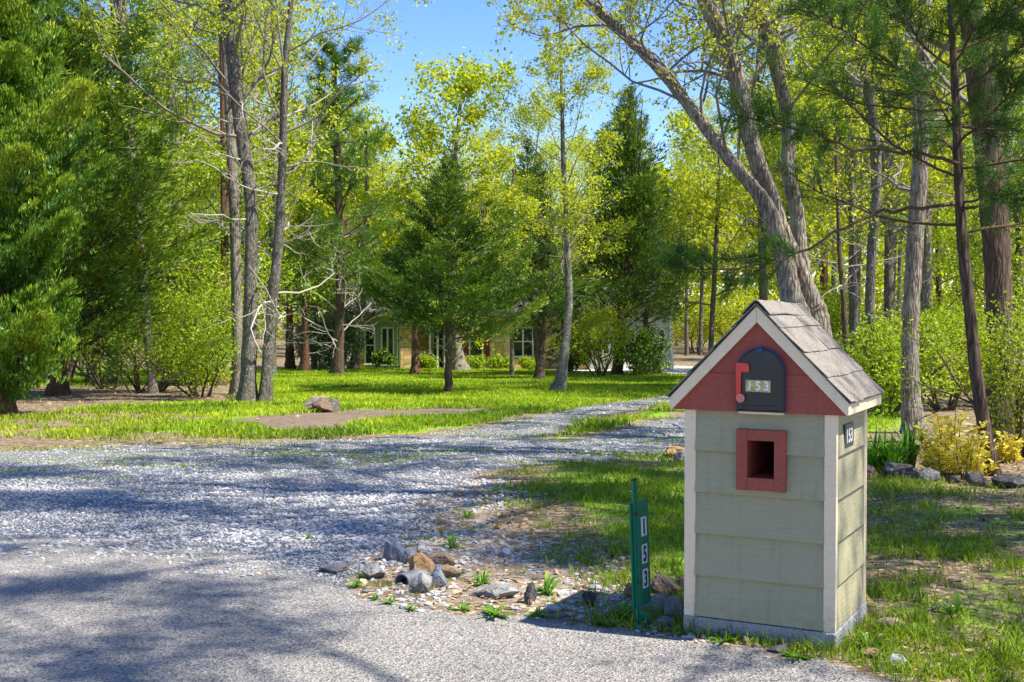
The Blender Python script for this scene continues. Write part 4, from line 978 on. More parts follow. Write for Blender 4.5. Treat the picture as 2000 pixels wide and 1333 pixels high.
            Vv.append(np.repeat(vb + .5 * (u - .65) + g.normal(0, .12), q) + g.normal(0, .12, n * q))
        C, Dd, Vv = np.concatenate(C), np.concatenate(Dd), np.concatenate(Vv)
        sprays(s.cr, C, Dd, size, size * .20, g, Vv)
    def done(s, name, label, cat, base, bark, leafm, twigm=None, group=None, deadm=None):
        base = np.asarray(base, float); e = empty(name, base); tag(e, label, cat, group)
        if s.tr.n: s.tr.build('trunk', bark, e, smooth=True, origin=base)
        if s.br.n: s.br.build('branches', [twigm or bark, deadm or B_DEAD], e, smooth=True, origin=base)
        if s.dead.n: s.dead.build('bare_twigs', deadm or B_DEAD, e, smooth=True, origin=base)
        if s.cr.n: s.cr.build('crown', leafm, e, origin=base)
        return e
def path(pts, d, dd=None):
    """trunk control points and radii from (px, py, width px) at distance d; first point = foot"""
    P, Rr = [], []
    for i, (px, py, w) in enumerate(pts):
        di = d + (dd[i] if dd else 0); p = at(px, py, di); P.append(p); Rr.append(w / 2 / F * di)
    P = np.array(P); P[0, 2] = gz1(P[0, 0], P[0, 1]) - .06; return P, np.array(Rr)
def foot(px, py): return Gd(px, py)

# ------------------------------------------------------------------ left side
g = foot(30, 812); T = Tree(101); b = g.copy(); b[2] -= .05; b[0] -= .25
T.trunk([b, b + [0, 0, 4], b + [.1, 0, 8], b + [.1, 0, 12]], [.2, .15, .09, .03])
T.conifer(b, 12.5, 1.18, .12, 215, 240, 8, .10, 'up', prof=lambda t: (.80 + .45 * sin(pi * min(1, t * 1.3 + .15))) * (1 - t ** 3) if t < .97 else .2, elev=(15, 50), vb=.44, jag=.24, gap=.03)
T.done('arborvitae', 'tall dense bright green arborvitae reaching the ground at the far left edge', 'tree', b, B_RED, L_ARB, B_TWIGD)
d = 28.0; T = Tree(102); b = at(112, 780, d); b[2] = gz1(b[0], b[1]) - .05
T.trunk([b, b + [0, 0, 5], b + [0, 0, 12]], [.2, .13, .03])
T.conifer(b, 9.6, 3.9, .9, 112, 330, 5, .17, 'cedar', prof=lambda t: (.72 + .28 * t / .38 if t < .38 else max(.04, 1 - (t - .38) / .62) ** 1.15), elev=(8, 38), vb=.52, gap=.12, twig=.035, jag=.32)
T.done('cypress', 'broad dark cypress with wide upswept branches behind the arborvitae', 'tree', b, B_RED, L_CEDAR, B_RED)

def tall(seed, pts, d, name, label, bark, leafm=L_SPRING, limbs=(14, .35, .98, 2.6), lv=2, el=(10, 55), leaf=(5, .12, .085), twigm=B_TWIG, dead=0, deadL=1.3, dd=None, keep=1.0, flare=1.5, cat='tree', nch=(4, 5, 4), deadt=(.1, .6), **kw):
    T = Tree(seed); P, Rr = path(pts, d, dd); T.trunk(P, Rr * .92, flare=flare)
    Rr_ = None; T.limbs(7 if dead else 0, .06, .5, .22, 0, (0, 40), dead=bool(dead), leafy=False, r=.2)
    n, t0, t1, L = limbs; T.limbs(n, t0, t1, L, lv, el, nch=nch, **kw)
    if dead: T.limbs(dead, deadt[0], deadt[1], deadL, 2, (-10, 30), dead=True, leafy=False, nch=(3, 4), wob=.22)
    if leaf[0]: T.leaf(leaf[0], leaf[1], leaf[2], keep=keep)
    return T.done(name, label, cat, P[0], bark, leafm, twigm)
TP = (0, -60), (0, -260)
tall(110, [(483,783,36),(488,600,28),(490,400,27),(470,250,27),(445,30,25),(430,-150,20),(420,-420,10)], 24.6, 'hardwood_tree', 'thick dark-grey barked trunk, nearest and thickest of the left-centre trio', B_GREY, limbs=(18, .45, .98, 3.0), leaf=(6, .07, .07), dead=9, deadL=1.6, deadt=(.25, .6))
tall(111, [(464,757,25),(462,600,23),(458,420,23),(450,250,21),(440,60,18),(436,-150,14),(432,-380,7)], 28.5, 'hardwood_tree', 'straight pale grey trunk close behind the thick dark one at left centre', B_OAK, limbs=(14, .5, .98, 2.6), leaf=(6, .07, .07), dead=10, deadL=1.5, deadt=(.3, .6))
tall(112, [(517,783,27),(527,640,22),(543,480,20),(553,300,17),(556,150,14),(568,10,11),(585,-120,6)], 24.6, 'hardwood_tree', 'slim curving trunk leaning right, beside the thick dark trunk, with bare side twigs', B_GREY, limbs=(15, .45, .99, 3.0), leaf=(6, .07, .07), dead=13, deadL=2.0, deadt=(.12, .62))
tall(113, [(300,745,17),(288,640,18),(275,500,22),(255,300,25),(246,150,26),(236,0,22),(228,-200,14),(224,-350,6)], 29, 'pine_tree', 'scaly pine trunk rising between the dark cypress and the shrubs at left', B_OAK, leafm=L_PINE, limbs=(9, .62, .98, 2.6), leaf=(0,0,0), dead=4, deadL=2.2, deadt=(.45, .72))
tall(114, [(352,770,16),(350,500,20),(342,300,22),(330,130,18),(322,-20,13),(312,-260,5)], 44, 'hardwood_tree', 'forked upright tree thinly leafed behind the light green shrubs at left', B_GREY, limbs=(18, .42, .95, 4.2), leaf=(7, .22, .13), el=(30, 70))
tall(115, [(436,740,12),(437,560,12),(436,400,11),(434,200,9),(430,0,6)], 36, 'hardwood_tree', 'thin reddish-brown trunk just left of the pale grey trunk', B_RED, limbs=(12, .4, .98, 1.8), leaf=(3, .1, .09), dead=5)

def pine(T, n, t0, t1, L, nl, w, ntuft=14, el=(-5, 30), whorl=True, nch=3, r=.3, spread=.7, az=None):
    g = T.rng; Q, Rr = T.Q, T.R; C = []; Dd = []
    for i in range(n):
        t = t0 + (t1 - t0) * (i + .5 * T.r.random()) / n; j = min(int(t * (len(Q) - 1)), len(Q) - 2); p = Q[j]; a = i * 2.4 + T.r.uniform(-.4, .4) if az is None else R(T.r.uniform(*az))
        e = R(T.r.uniform(*el)); Lb = L * (1.2 - .85 * (t - t0) / (t1 - t0)) * T.r.uniform(.6, 1.15); d = np.array([cos(a) * cos(e), sin(a) * cos(e), sin(e)]); P = [p]
        for q in range(7): d = nrm(d + g.normal(0, .09, 3) + [0, 0, .05]); P.append(P[-1] + d * Lb / 7)
        P = np.array(P); T.br.tube(P, np.linspace(max(.008, Rr[j] * r), .004, 8), 5)
        for q in range(2, 8):
            for c in range(nch):
                p0 = P[q - 1] + (P[q] - P[q - 1]) * T.r.random(); dd = nrm(P[q] - P[q - 1]); sd_ = nrm(np.cross(dd, g.normal(0, 1, 3) * .5 + [0, 0, 1])) * T.r.choice((-1, 1))
                d2 = nrm(dd * .8 + sd_ * .9 + [0, 0, .15]); l2 = Lb * .28 * (1.2 - q / 9) * T.r.uniform(.6, 1.3); P2 = np.array([p0, p0 + d2 * l2 * .5, p0 + nrm(d2 + g.normal(0, .15, 3) + [0, 0, .1]) * l2])
                T.br.tube(P2, [.006, .004, .003], 3)
                for u in (.45, .7, 1.0): C.append(P2[0] + (P2[2] - P2[0]) * u); Dd.append(d2)
        C.append(P[-1]); Dd.append(d)
    needles(T.cr, np.array(C), np.array(Dd), g, ntuft, nl, w, spread)
# needles for the scaly pine at left: a crown round its upper trunk
T = Tree(116); P, Rr = path([(256,330,10),(246,150,10),(236,0,10),(228,-200,10),(224,-330,6)], 29); T.Q, T.R = P[[0,0,1,1,2,2,3,3,4]] * .5 + P[[0,1,1,2,2,3,3,4,4]] * .5, np.full(9, .08)
pine(T, 30, 0, 1, 2.6, .24, .016, 10, (0, 35))
_pn = [o for o in D.objects if o.get('label', '').startswith('scaly pine trunk')][0]; _bs = np.array(_pn.location)
T.cr.build('crown', L_PINE, _pn, origin=_bs); T.br.build('crown_twigs', B_TWIGD, _pn, smooth=True, origin=_bs)
# pine in the lawn
T = Tree(117); P, Rr = path([(659,729,24),(663,640,19),(664,500,17),(660,350,15),(655,200,11),(652,90,5)], 48); T.trunk(P, Rr, flare=1.4)
pine(T, 44, .34, .99, 2.7, .30, .022, 9, (5, 45)); T.limbs(16, .12, .45, 2.6, 2, (0, 40), dead=True, leafy=False, nch=(3, 4))
T.done('pine_tree', 'slender pine with airy upswept needles standing alone on the lawn', 'tree', P[0], B_DARK, L_PINE, B_TWIGD)

# ------------------------------------------------------------------ evergreens on the lawn
def cedar(seed, px, py, H, Rm, z0, nb, ns, q, size, label, lean=(0, 0), tr=.1, elev=(5, 35), prof=None, leafm=L_CEDAR, bark=B_DARK, group=None, stems=1, vb=.45, gap=.05, twig=.014, name='cedar_tree', jag=.28, dist=None):
    g = foot(px, py) if dist is None else np.array([(px - 1000) / F * dist, dist, gz1((px - 1000) / F * dist, dist)]); T = Tree(seed)
    for k in range(stems):
        o = np.array([T.r.uniform(-.5, .5), T.r.uniform(-.3, .3), 0]) * (0 if stems == 1 else 1)
        T.trunk([g - [0, 0, .05], g + [lean[0] * .2 + o[0] * .25, 0, H * .2], g + [lean[0] * .6 + o[0], o[1], H * .6], g + [lean[0] + o[0], lean[1], H * .97]], np.array([tr, tr * .85, tr * .4, .01]) * (1 if stems == 1 else .7), wob=.01)
    T.conifer(g, H, Rm, z0, nb, ns, q, size, 'cedar', prof=prof, lean=lean, elev=elev, vb=vb, gap=gap, twig=twig, jag=jag)
    T.limbs(6, .2, .36, Rm * .5, 1, (5, 35), dead=True, leafy=False)
    return T.done(name, label, 'tree', g, bark, leafm, B_TWIGD, group)
cp = lambda t: (1 - t) ** .92 if t > .1 else .75 + t * 1.6
cedar(120, 876, 768, 5.75, 2.4, 1.25, 78, 330, 5, .115, jag=.26, label= 'conical dark green cedar with a short bare trunk at the centre of the lawn', tr=.10, prof=cp, elev=(0, 26), vb=.36)
cedar(121, 1054, 742, 7.6, 2.0, 1.4, 97, 88, 4, 0.162, 'multi-stemmed cedar left of the curving grey tree', tr=.2, stems=3, vb=.5, elev=(20, 55))
cedar(122, 1205, 733, 11.2, 3.3, 1.7, 172, 120, 4, 0.204, 'large wide-topped dark juniper with many rising stems beside the garage end', tr=.26, stems=4, elev=(12, 48), vb=.48, twig=.03, lean=(.5, 0))
cedar(123, 1262, 727, 8.5, 2.7, 2.1, 90, 96, 4, 0.212, 'juniper behind the stump seat with sweeping limbs reaching right', tr=.15, elev=(8, 40), vb=.42, twig=.025)
cedar(124, 741, 718, 7.8, 2.3, 1.8, 82, 88, 4, 0.212, 'dark cedar in front of the left end of the house', tr=.17, vb=.38, bark=B_RED)
cedar(125, 812, 731, 6.2, 1.8, 1.7, 67, 72, 4, 0.170, 'red-barked cedar in front of the stone porch pier', tr=.17, bark=B_RED, vb=.4)
cedar(126, 566, 724, 7.0, 2.0, 2.5, 75, 72, 4, 0.187, 'dark red-trunked cedar, left one of the pair right of the slim curving trunk', tr=.22, bark=B_RED, vb=.4)
cedar(127, 596, 727, 7.4, 2.0, 2.5, 75, 72, 4, 0.187, 'dark red-trunked cedar, right one of the pair right of the slim curving trunk', tr=.2, bark=B_RED, vb=.4)
cedar(128, 956, 720, 6.5, 1.7, 2.1, 45, 64, 4, 0.204, 'small cedar before the stone wall between the two house windows', tr=.17, vb=.45, bark=B_DARK)
cedar(129, 1030, 712, 13.5, 2.7, 2.6, 127, 96, 4, 0.255, 'tall pointed dark spruce-like tree behind the house against the sky', tr=.2, vb=.42, dist=76, name='spruce_tree')
cedar(130, 1108, 728, 6.6, 1.4, 2.0, 45, 64, 4, 0.187, 'narrow dark cedar right behind the curving grey trunk', tr=.14, vb=.4)

# grey curving tree right of centre
tall(131, [(1090,768,26),(1098,715,21),(1110,600,17),(1108,480,13),(1101,330,10),(1097,180,7),(1094,60,5),(1094,-40,3)], 30.5, 'young_tree', 'smooth grey trunk curving up from a flared root, thinly leafed to the top', B_SMOOTH, limbs=(40, .34, .99, 2.3), leaf=(8, .08, .075), el=(5, 55), flare=1.9, nch=(4, 5, 4), up=.07, r=.26)
tall(132, [(999,730,10),(1000,680,9),(998,600,8),(1001,480,7),(1003,330,5)], 46, 'young_tree', 'thin pale trunk standing before the right-hand house window', B_SMOOTH, limbs=(14, .3, .99, 2.0), leaf=(6, .16, .12), el=(25, 65))
tall(133, [(899,720,26),(893,680,20),(888,620,16),(885,450,14),(890,300,9),(900,200,5)], 54, 'hardwood_tree', 'root-flared trunk close to the house left of the red shutter', B_OAK, limbs=(20, .3, .99, 4.0), leaf=(9, .28, .2), leafm=L_FOREST, el=(15, 60), flare=2.0)
tall(134, [(690,712,19),(702,650,17),(712,560,14),(716,400,10),(715,250,6)], 57, 'hardwood_tree', 'grey trunk leaning right beside the left end of the house', B_GREY, limbs=(16, .3, .99, 4.0), leaf=(8, .28, .2), leafm=L_FOREST, el=(15, 60))
tall(135, [(1386,690,12),(1392,600,11),(1400,450,9),(1405,300,6)], 50, 'hardwood_tree', 'leaning grey trunk above the left roof slope of the shelter', B_GREY, limbs=(14, .3, .99, 3.6), leaf=(7, .25, .18), leafm=L_FOREST)
tall(136, [(672,712,10),(674,620,10),(676,500,8),(678,380,5)], 60, 'hardwood_tree', 'pale trunk between the lawn pine and the leaning grey one', B_SMOOTH, limbs=(10, .3, .99, 3.2), leaf=(7, .25, .2), leafm=L_FOREST)
tall(137, [(533,718,13),(531,600,12),(529,450,10),(527,300,6)], 54, 'hardwood_tree', 'pale trunk seen just right of the slim curving tree', B_SMOOTH, limbs=(10, .3, .99, 3.2), leaf=(7, .25, .2), leafm=L_FOREST)

# ------------------------------------------------------------------ the leaning clump behind the shelter
T = Tree(140); D0 = 12.2
P, Rr = path([(1596,800,52.8),(1572,660,47.5),(1546,578,44.0),(1530,499,38.7),(1504,415,31.7),(1473,368,26.4),(1420,305,23.8),(1368,236,22.9),(1294,142,21.1),(1220,68,20.2),(1147,0,19.4),(1040,-100,15.8),(860,-250,8.8)], D0, [-.1,-.1,-.1,-.1,-.1,-.05,0,.05,.1,.2,.3,.4,.5])
T.trunk(P, Rr, 14); T.limbs(20, .45, .99, 1.9, 2, (5, 65), nch=(5, 6), r=.26, wob=.2, minr=.0025)
P2, R2 = path([(1604,800,58.1),(1594,640,50.4),(1583,593,44.6),(1557,525,38.7),(1525,446,34.9),(1504,378,32.9),(1483,326,31.9),(1462,252,32.9),(1446,173,32.9),(1415,79,31.9),(1378,0,31.0),(1345,-120,23.2),(1300,-380,9.7)], D0, [.15,.15,.15,.1,.1,.1,.1,.1,.1,.1,0,.2,.3])
T.trunk(P2, R2, 14); T.limbs(11, .55, .99, 1.9, 2, (5, 65), nch=(5, 6), r=.26, wob=.2, minr=.0025)
P3, R3 = path([(1612,800,48.4),(1602,660,40.7),(1593,604,36.7),(1572,551,31.0),(1562,488,28.1),(1557,420,27.1),(1541,336,27.1),(1541,236,27.1),(1520,147,26.2),(1499,68,24.2),(1478,0,23.2),(1460,-150,15.5),(1450,-380,7.7)], D0, [.35,.4,.4,.4,.4,.4,.4,.5,.5,.5,.5,.5,.5])
T.trunk(P3, R3, 14); T.limbs(11, .55, .99, 1.8, 2, (5, 60), nch=(5, 6), r=.26, wob=.2, minr=.0025)
T.leaf(6, .045, .048, .6, keep=.6)
T.done('leaning_hardwood', 'clump of three big grey trunks leaning left above the shelter roof with sparse new leaves', 'tree', P[0], B_OAK, L_SPRING, B_TWIG)

# ------------------------------------------------------------------ right side trunks
tall(150, [(1785,856,44),(1778,760,38),(1777,640,35),(1785,500,34),(1797,330,32),(1803,150,28),(1806,0,24),(1812,-250,14),(1815,-420,6)], 15.8, 'hardwood_tree', 'lichen-spotted upright trunk standing in the flower bed right of the shelter', B_OAK, limbs=(14, .45, .98, 2.6), leaf=(6, .10, .07))
tall(151, [(1962,868,84),(1955,760,62),(1950,600,54),(1942,450,54),(1925,250,54),(1900,50,50),(1885,-100,40),(1870,-400,16)], 14.2, 'hardwood_tree', 'broad brown trunk at the right edge, behind the leaning pine', B_DARK, limbs=(15, .5, .98, 2.8), leaf=(7, .10, .07), flare=1.3)
tall(152, [(1655,700,12),(1648,600,12),(1640,500,10),(1636,380,8),(1630,240,6)], 26, 'young_tree', 'thin brown stem with long bare side twigs above the shelter roof at right', B_DARK, limbs=(10, .3, .98, 2.0), leaf=(6, .07, .07), dead=7, deadL=2.0, deadt=(.1, .6), el=(5, 45))
tall(153, [(1700,760,22),(1700,560,20),(1712,330,22),(1690,150,20),(1640,0,16),(1600,-200,8)], 20, 'hardwood_tree', 'grey trunk bending left high up between the shelter and the flower bed', B_GREY, limbs=(14, .4, .98, 3.0), leaf=(6, .13, .085))
tall(154, [(1578,740,14),(1572,600,13),(1566,420,12),(1560,250,9)], 38, 'hardwood_tree', 'dim trunk far behind the leaning clump', B_GREY, limbs=(12, .35, .98, 3.0), leaf=(6, .2, .14), leafm=L_FOREST)
# young dark pine leaning at right
T = Tree(155); P, Rr = path([(1944,938,30),(1925,850,27),(1908,740,25),(1893,600,22),(1880,470,22),(1872,330,19),(1866,180,16),(1858,40,12),(1850,-120,8),(1846,-260,4)], 10.4)
T.trunk(P, Rr, 12, flare=1.2)
pine(T, 24, .45, 0.97, 1.8, .105, .0055, 18, (-12, 22), nch=4, r=.35, spread=.75)
def pbranch(T, pts, d, dd, r0, nl=.105, w=.0058, nt=25, side=.42, tw=5, start=2):
    """a long boughs traced through space, tufts on its side twigs"""
    P = np.array([at(px, py, d + e) for (px, py), e in zip(pts, dd)]); t = np.linspace(0, len(P) - 1, (len(P) - 1) * 3 + 1)
    P = np.stack([np.interp(t, np.arange(len(P)), P[:, k]) for k in range(3)], 1); P[1:-1] += T.rng.normal(0, .012, (len(P) - 2, 3)); T.br.tube(P, np.linspace(r0, .004, len(P)), 5); C = []; Dd = []
    for q in range(start, len(P)):
        for c in range(tw):
            dd_ = nrm(P[q] - P[q - 1]); sd_ = nrm(np.cross(dd_, T.rng.normal(0, 1, 3))); d2 = nrm(dd_ * .8 + sd_ * .8 + [0, 0, .1]); l2 = side * T.r.uniform(.4, 1.1)
            P2 = np.array([P[q], P[q] + d2 * l2 * .5, P[q] + nrm(d2 + T.rng.normal(0, .15, 3)) * l2]); T.br.tube(P2, [.005, .004, .003], 3)
            for u in (.35, .6, .8, 1.0): C.append(P2[0] + (P2[2] - P2[0]) * u); Dd.append(d2)
    C.append(P[-1]); Dd.append(nrm(P[-1] - P[-2])); needles(T.cr, np.array(C), np.array(Dd), T.rng, nt, nl, w, .75)
pbranch(T, [(1874,398,),(1800,405),(1720,412),(1650,440),(1580,485),(1500,515),(1400,530),(1320,520)], 10.4, [0,-.2,-.4,-.6,-.8,-1.0,-1.2,-1.3], .018, start=13, side=.26, tw=3)
pbranch(T, [(1876,320),(1820,300),(1740,290),(1660,290),(1600,262),(1520,240),(1440,225)], 10.4, [0,-.3,-.5,-.8,-1.0,-1.2,-1.3], .017, start=10, side=.26, tw=3)
pbranch(T, [(1868,210),(1800,180),(1720,110),(1650,60),(1590,30)], 10.4, [0,-.3,-.5,-.8,-1.0], .015, start=3, side=.4, tw=4)
pbranch(T, [(1872,280),(1920,240),(1980,170),(2060,130)], 10.4, [0,-.3,-.5,-.8], .014, start=2, side=.4)
pbranch(T, [(1880,395),(1940,380),(2010,370),(2080,350)], 10.4, [0,-.5,-1.0,-1.4], .014, start=2, side=.4, tw=4)
pbranch(T, [(1866,120),(1900,60),(1980,10),(2050,-30)], 10.4, [0,-.3,-.5,-.8], .012, start=2, side=.4)
T.done('young_pine', 'young dark pine with a thin brown leaning trunk and long needle boughs reaching left', 'tree', P[0], B_DARK, L_DPINE, B_TWIGD)
# ------------------------------------------------------------------ shrubs and bed plants
def shrub(seed, px, py, w, h, label, leafm, n=1400, size=.06, name='shrub', cat='shrub', nst=9, asp=.55, group=None, d=None, leafn=6, spread=.09, twig=B_TWIGD, low=.0):
    g = foot(px, py) if d is None else np.array([*at(px, py, d)[:2], 0.0]); g[2] = gz1(g[0], g[1]); T = Tree(seed); s = g[1] / F; W, H = w * s, h * s; r = T.rng
    for k in range(nst):
        a = r.uniform(0, 2 * pi); b0 = g + [cos(a) * W * .1, sin(a) * W * .1, -.03]; e = R(r.uniform(48, 85)); T.grow(b0, np.array([cos(a) * cos(e), sin(a) * cos(e), sin(e)]), H * r.uniform(.6, .95), .004 + .012 * H, 2, nch=(4, 5), wob=.15, up=.03, ratio=.55)
    C = np.array(T.tips); k = C[:, 2] > g[2] + H * low; C = C[k]
    u = r.normal(0, 1, (max(1, n // leafn), 3)); u /= np.linalg.norm(u, axis=1, keepdims=True); rad = r.uniform(.35, 1, len(u)) ** .5; q = g + [0, 0, H * .55] + u * rad[:, None] * np.array([W * .5, W * .4, H * .46])
    q = q[fbm(q[:, 0] * 2.5 / max(W, .4) * 1.5 + seed, q[:, 2] * 4 / max(W, .4) + q[:, 1], seed) > .40]
    leaves(T.cr, np.concatenate([C, q]), r, leafn, spread, size, asp); return T.done(name, label, cat, g, B_DARK, leafm, twig, group)
shrub(201, 292, 768, 190, 220, 'light green leafy shrub left of the trunk trio, nearest of the thicket', L_GREEN, 8000, .075, spread=.12)
shrub(202, 205, 760, 120, 200, 'open thicket shrub with dark thin stems beside the arborvitae', L_GREEN, 2600, .075, spread=.12, low=.4)
shrub(203, 395, 765, 150, 200, 'light green shrub just left of the pale grey trunk', L_GREEN, 6000, .075, spread=.12, d=27)
shrub(204, 365, 745, 230, 330, 'taller green understory shrub behind the thicket', L_GREEN, 9000, .11, d=36, spread=.16, low=.25)
shrub(205, 150, 742, 200, 260, 'dim green understory shrub behind the arborvitae foot', L_GREEN, 6000, .11, d=38, spread=.16, low=.3)
shrub(206, 640, 710, 120, 115, 'rounded rhododendron with glossy dark leaves between the cedar pair and the lawn pine', L_RHODO, 11000, .15, d=56, asp=.4, spread=.16, name='rhododendron')
shrub(207, 1172, 733, 90, 130, 'airy light green bush at the foot of the large juniper', L_SPRING, 1800, .10, d=44, spread=.12)
shrub(208, 1240, 732, 80, 90, 'dark leafed bush between the large juniper and the stump seat', L_CEDAR, 1300, .13, d=47, spread=.14)
shrub(209, 1120, 724, 40, 90, 'narrow young evergreen bush at the house corner', L_CEDAR, 1600, .12, d=52, spread=.1)
shrub(210, 1990, 815, 190, 330, 'leafy pale green bush at the right edge in front of the broad trunk', L_GREEN, 5000, .042, d=12.6, spread=.07, low=.3)
shrub(211, 1850, 780, 170, 200, 'pale leafed understory bush behind the yellow shrub', L_GREEN, 5000, .07, d=22, spread=.1)
shrub(212, 1725, 790, 120, 190, 'green bush behind the flower bed next to the shelter roof', L_GREEN, 3500, .07, d=20, spread=.1)
shrub(213, 1600, 740, 180, 200, 'green understory bush behind the shelter roof ridge', L_GREEN, 5000, .10, d=34, spread=.14)
shrub(214, 1360, 705, 130, 110, 'green thicket at the wood edge behind the apron', L_FOREST, 5000, .15, d=84, spread=.18)
shrub(215, 1440, 705, 150, 130, 'green thicket at the wood edge right of the apron', L_FOREST, 6000, .15, d=80, spread=.18)
for i, (px, w, lb) in enumerate([(975, 46, 'low green foundation plant under the stone wall between the windows'), (1040, 40, 'low green foundation plant at the stone house corner'), (755, 30, 'small dark foundation shrub under the left dark windows'), (925, 50, 'low grassy plants under the shuttered window'), (835, 34, 'bright green clump by the porch floor')]):
    shrub(220 + i, px, 720, w, 26 if i != 2 else 34, lb, L_GREEN if i != 2 else L_CEDAR, 260, .12, name='foundation_plant', cat='plant', d=58.5, spread=.1, nst=5)
# yellow shrub: upright stems with large leaves
def yellow(px, py, w, h, seed, label, n=60):
    g = foot(px, py); T = Tree(seed); s = g[1] / F; W, H = w * s, h * s; r = T.rng; C = []; Dd = []
    for k in range(n):
        a = r.uniform(0, 2 * pi); q = r.uniform(0, 1) ** .5; b0 = g + [cos(a) * W * .32 * q, sin(a) * W * .28 * q, -.02]; hh = H * r.uniform(.35, 1.1) * (1 - .30 * q); top = b0 + [cos(a) * W * .16 * q + r.normal(0, .03), sin(a) * W * .12 * q, hh]
        P = np.array([b0, (b0 + top) / 2 + r.normal(0, .015, 3), top]); T.br.tube(P, [.004, .0035, .002], 4)
        m = 24; t = r.uniform(.2, 1, m)[:, None]; c = b0 + (top - b0) * t; th = r.uniform(0, 2 * pi, m); d = np.stack([np.cos(th), np.sin(th), r.uniform(-.1, .7, m)], 1); C.append(c); Dd.append(d)
    sprays(T.cr, np.concatenate(C), np.concatenate(Dd),   .080, .034, r); return T.done('yellow_shrub', label, 'shrub', g, B_DARK, L_YELLOW, B_TWIGD)
yellow(1866, 930, 165, 130, 240, 'bright golden-yellow leafed shrub behind the bed stones', 62)
yellow(1968, 905, 62, 70, 241, 'small yellow-green shrub right of the leaning pine trunk', 22)
def lily(px, py, h, seed, label, n=60, w=60, wide=.016):
    g = foot(px, py); r = np.random.default_rng(seed); s = g[1] / F; H = h * s; W = w * s; m = MB()
    for k in range(n):
        a = r.uniform(0, 2 * pi); b0 = np.array([r.normal(0, W * .16), r.normal(0, W * .12), -.02]); L = H * r.uniform(.8, 1.35); o = r.uniform(.15, .75); t = np.linspace(0, 1, 7)
        P = b0 + np.stack([np.cos(a) * o * L * t ** 1.6, np.sin(a) * o * L * t ** 1.6, L * (t * .95 - o * .55 * t ** 2.6)], 1); sv = np.array([-sin(a), cos(a), 0]); ww = wide * (np.sin(np.clip(t * .85 + .18, 0, 1) * pi) ** .7)[:, None] * .5 + .0006
        V = np.concatenate([P - sv * ww, P + sv * ww]); i = np.arange(6); m.add(V, np.stack([i, i + 7, i + 8, i + 1], 1), 0, np.clip(r.normal(.45, .2), 0, 1))
    o = m.build('daylily_clump', L_LILY, smooth=True); o.location = g.tolist(); tag(o, label, 'plant')
lily(1708, 925, 95, 250, 'strappy green clump nearest the shelter corner in the flower bed', 90, 75)
lily(1738, 927, 85, 251, 'dense strappy clump above the widest bed stone', 90, 70)
lily(1772, 922, 110, 252, 'tallest strappy leaved clump, against the lichen-spotted trunk', 60, 50, .022)
# weeds at the road edge
def weed(px, py, w, h, seed, label, n=16):
    g = foot(px, py); r = np.random.default_rng(seed); s = g[1] / F; m = MB(); W, H = w * s, h * s
    for k in range(n):
        a = r.uniform(0, 2 * pi); L = W * .6 * r.uniform(.35, 1.15); e = r.uniform(.1, .85) ** 1.4; t = np.linspace(0, 1, 6); z = H * e * np.sin(t * pi * .62)
        P = np.stack([np.cos(a) * L * t, np.sin(a) * L * t, z * r.uniform(.6, 1.1) + .004], 1) + [r.normal(0, W * .06), r.normal(0, W * .06), 0]; sv = np.array([-sin(a), cos(a), 0]); ww = (L * .10 * np.sin(np.clip(t * .9 + .08, 0, 1) * pi) ** .8 * (1 + .35 * np.sin(t * 25 + k)))[:, None] + .0005
        V = np.concatenate([P - sv * ww, P, P + sv * ww]); V[6:12, 2] -= .002; i = np.arange(5); m.add(V, np.concatenate([np.stack([i, i + 6, i + 7, i + 1], 1), np.stack([i + 6, i + 12, i + 13, i + 7], 1)]), 0, np.clip(r.normal(.5, .2), 0, 1))
    o = m.build('weed', L_WEED, smooth=True); o.location = g.tolist(); tag(o, label, 'weed')
WD = [(693,1148,40,24,'leafy weed left of the pipe mouth'), (762,1180,36,20,'small weed below the pipe at the asphalt edge'), (735,1172,26,16,'tuft of weed beside the road left of the pale wedge rock'), (802,1192,34,16,'flat weed on the asphalt edge below the pale wedge rock'),
      (904,1192,44,16,'low spreading weed left of the dandelion-like one'), (967,1204,66,26,'large dandelion-like weed at the road edge before the concrete slab'), (1050,1206,46,22,'weed rosette in the gravel below the upright stone stub'), (941,1142,46,44,'upright leafy weed behind the concrete slab'),
      (881,1068,50,30,'grassy weed clump above the rock pile'), (915,1012,40,20,'small weed patch in the gravel verge near the grass edge'), (1068,1160,60,44,'bushy weed growing beside the upright stone stub'), (1215,1206,70,36,'broad leafy weed at the foot of the green sign'), (1180,1222,50,16,'low weed left of the green sign foot'),
      (1420,1254,60,14,'thin green weed along the concrete base'), (1560,1286,60,14,'weed at the right end of the concrete base front'), (1700,1266,60,40,'leafy weed at the rear corner of the concrete base'), (600,1054,30,14,'small green weed alone in the gravel left of the rocks'),
      (1860,1200,60,50,'tall broad weed in the patchy grass at the far right'), (1790,1240,60,26,'broad flat weed in the patchy grass right of the white rock')]
for i, (px, py, w, h, lb) in enumerate(WD): weed(px, py, w, h, 300 + i, lb, 30 if w > 44 else 20)

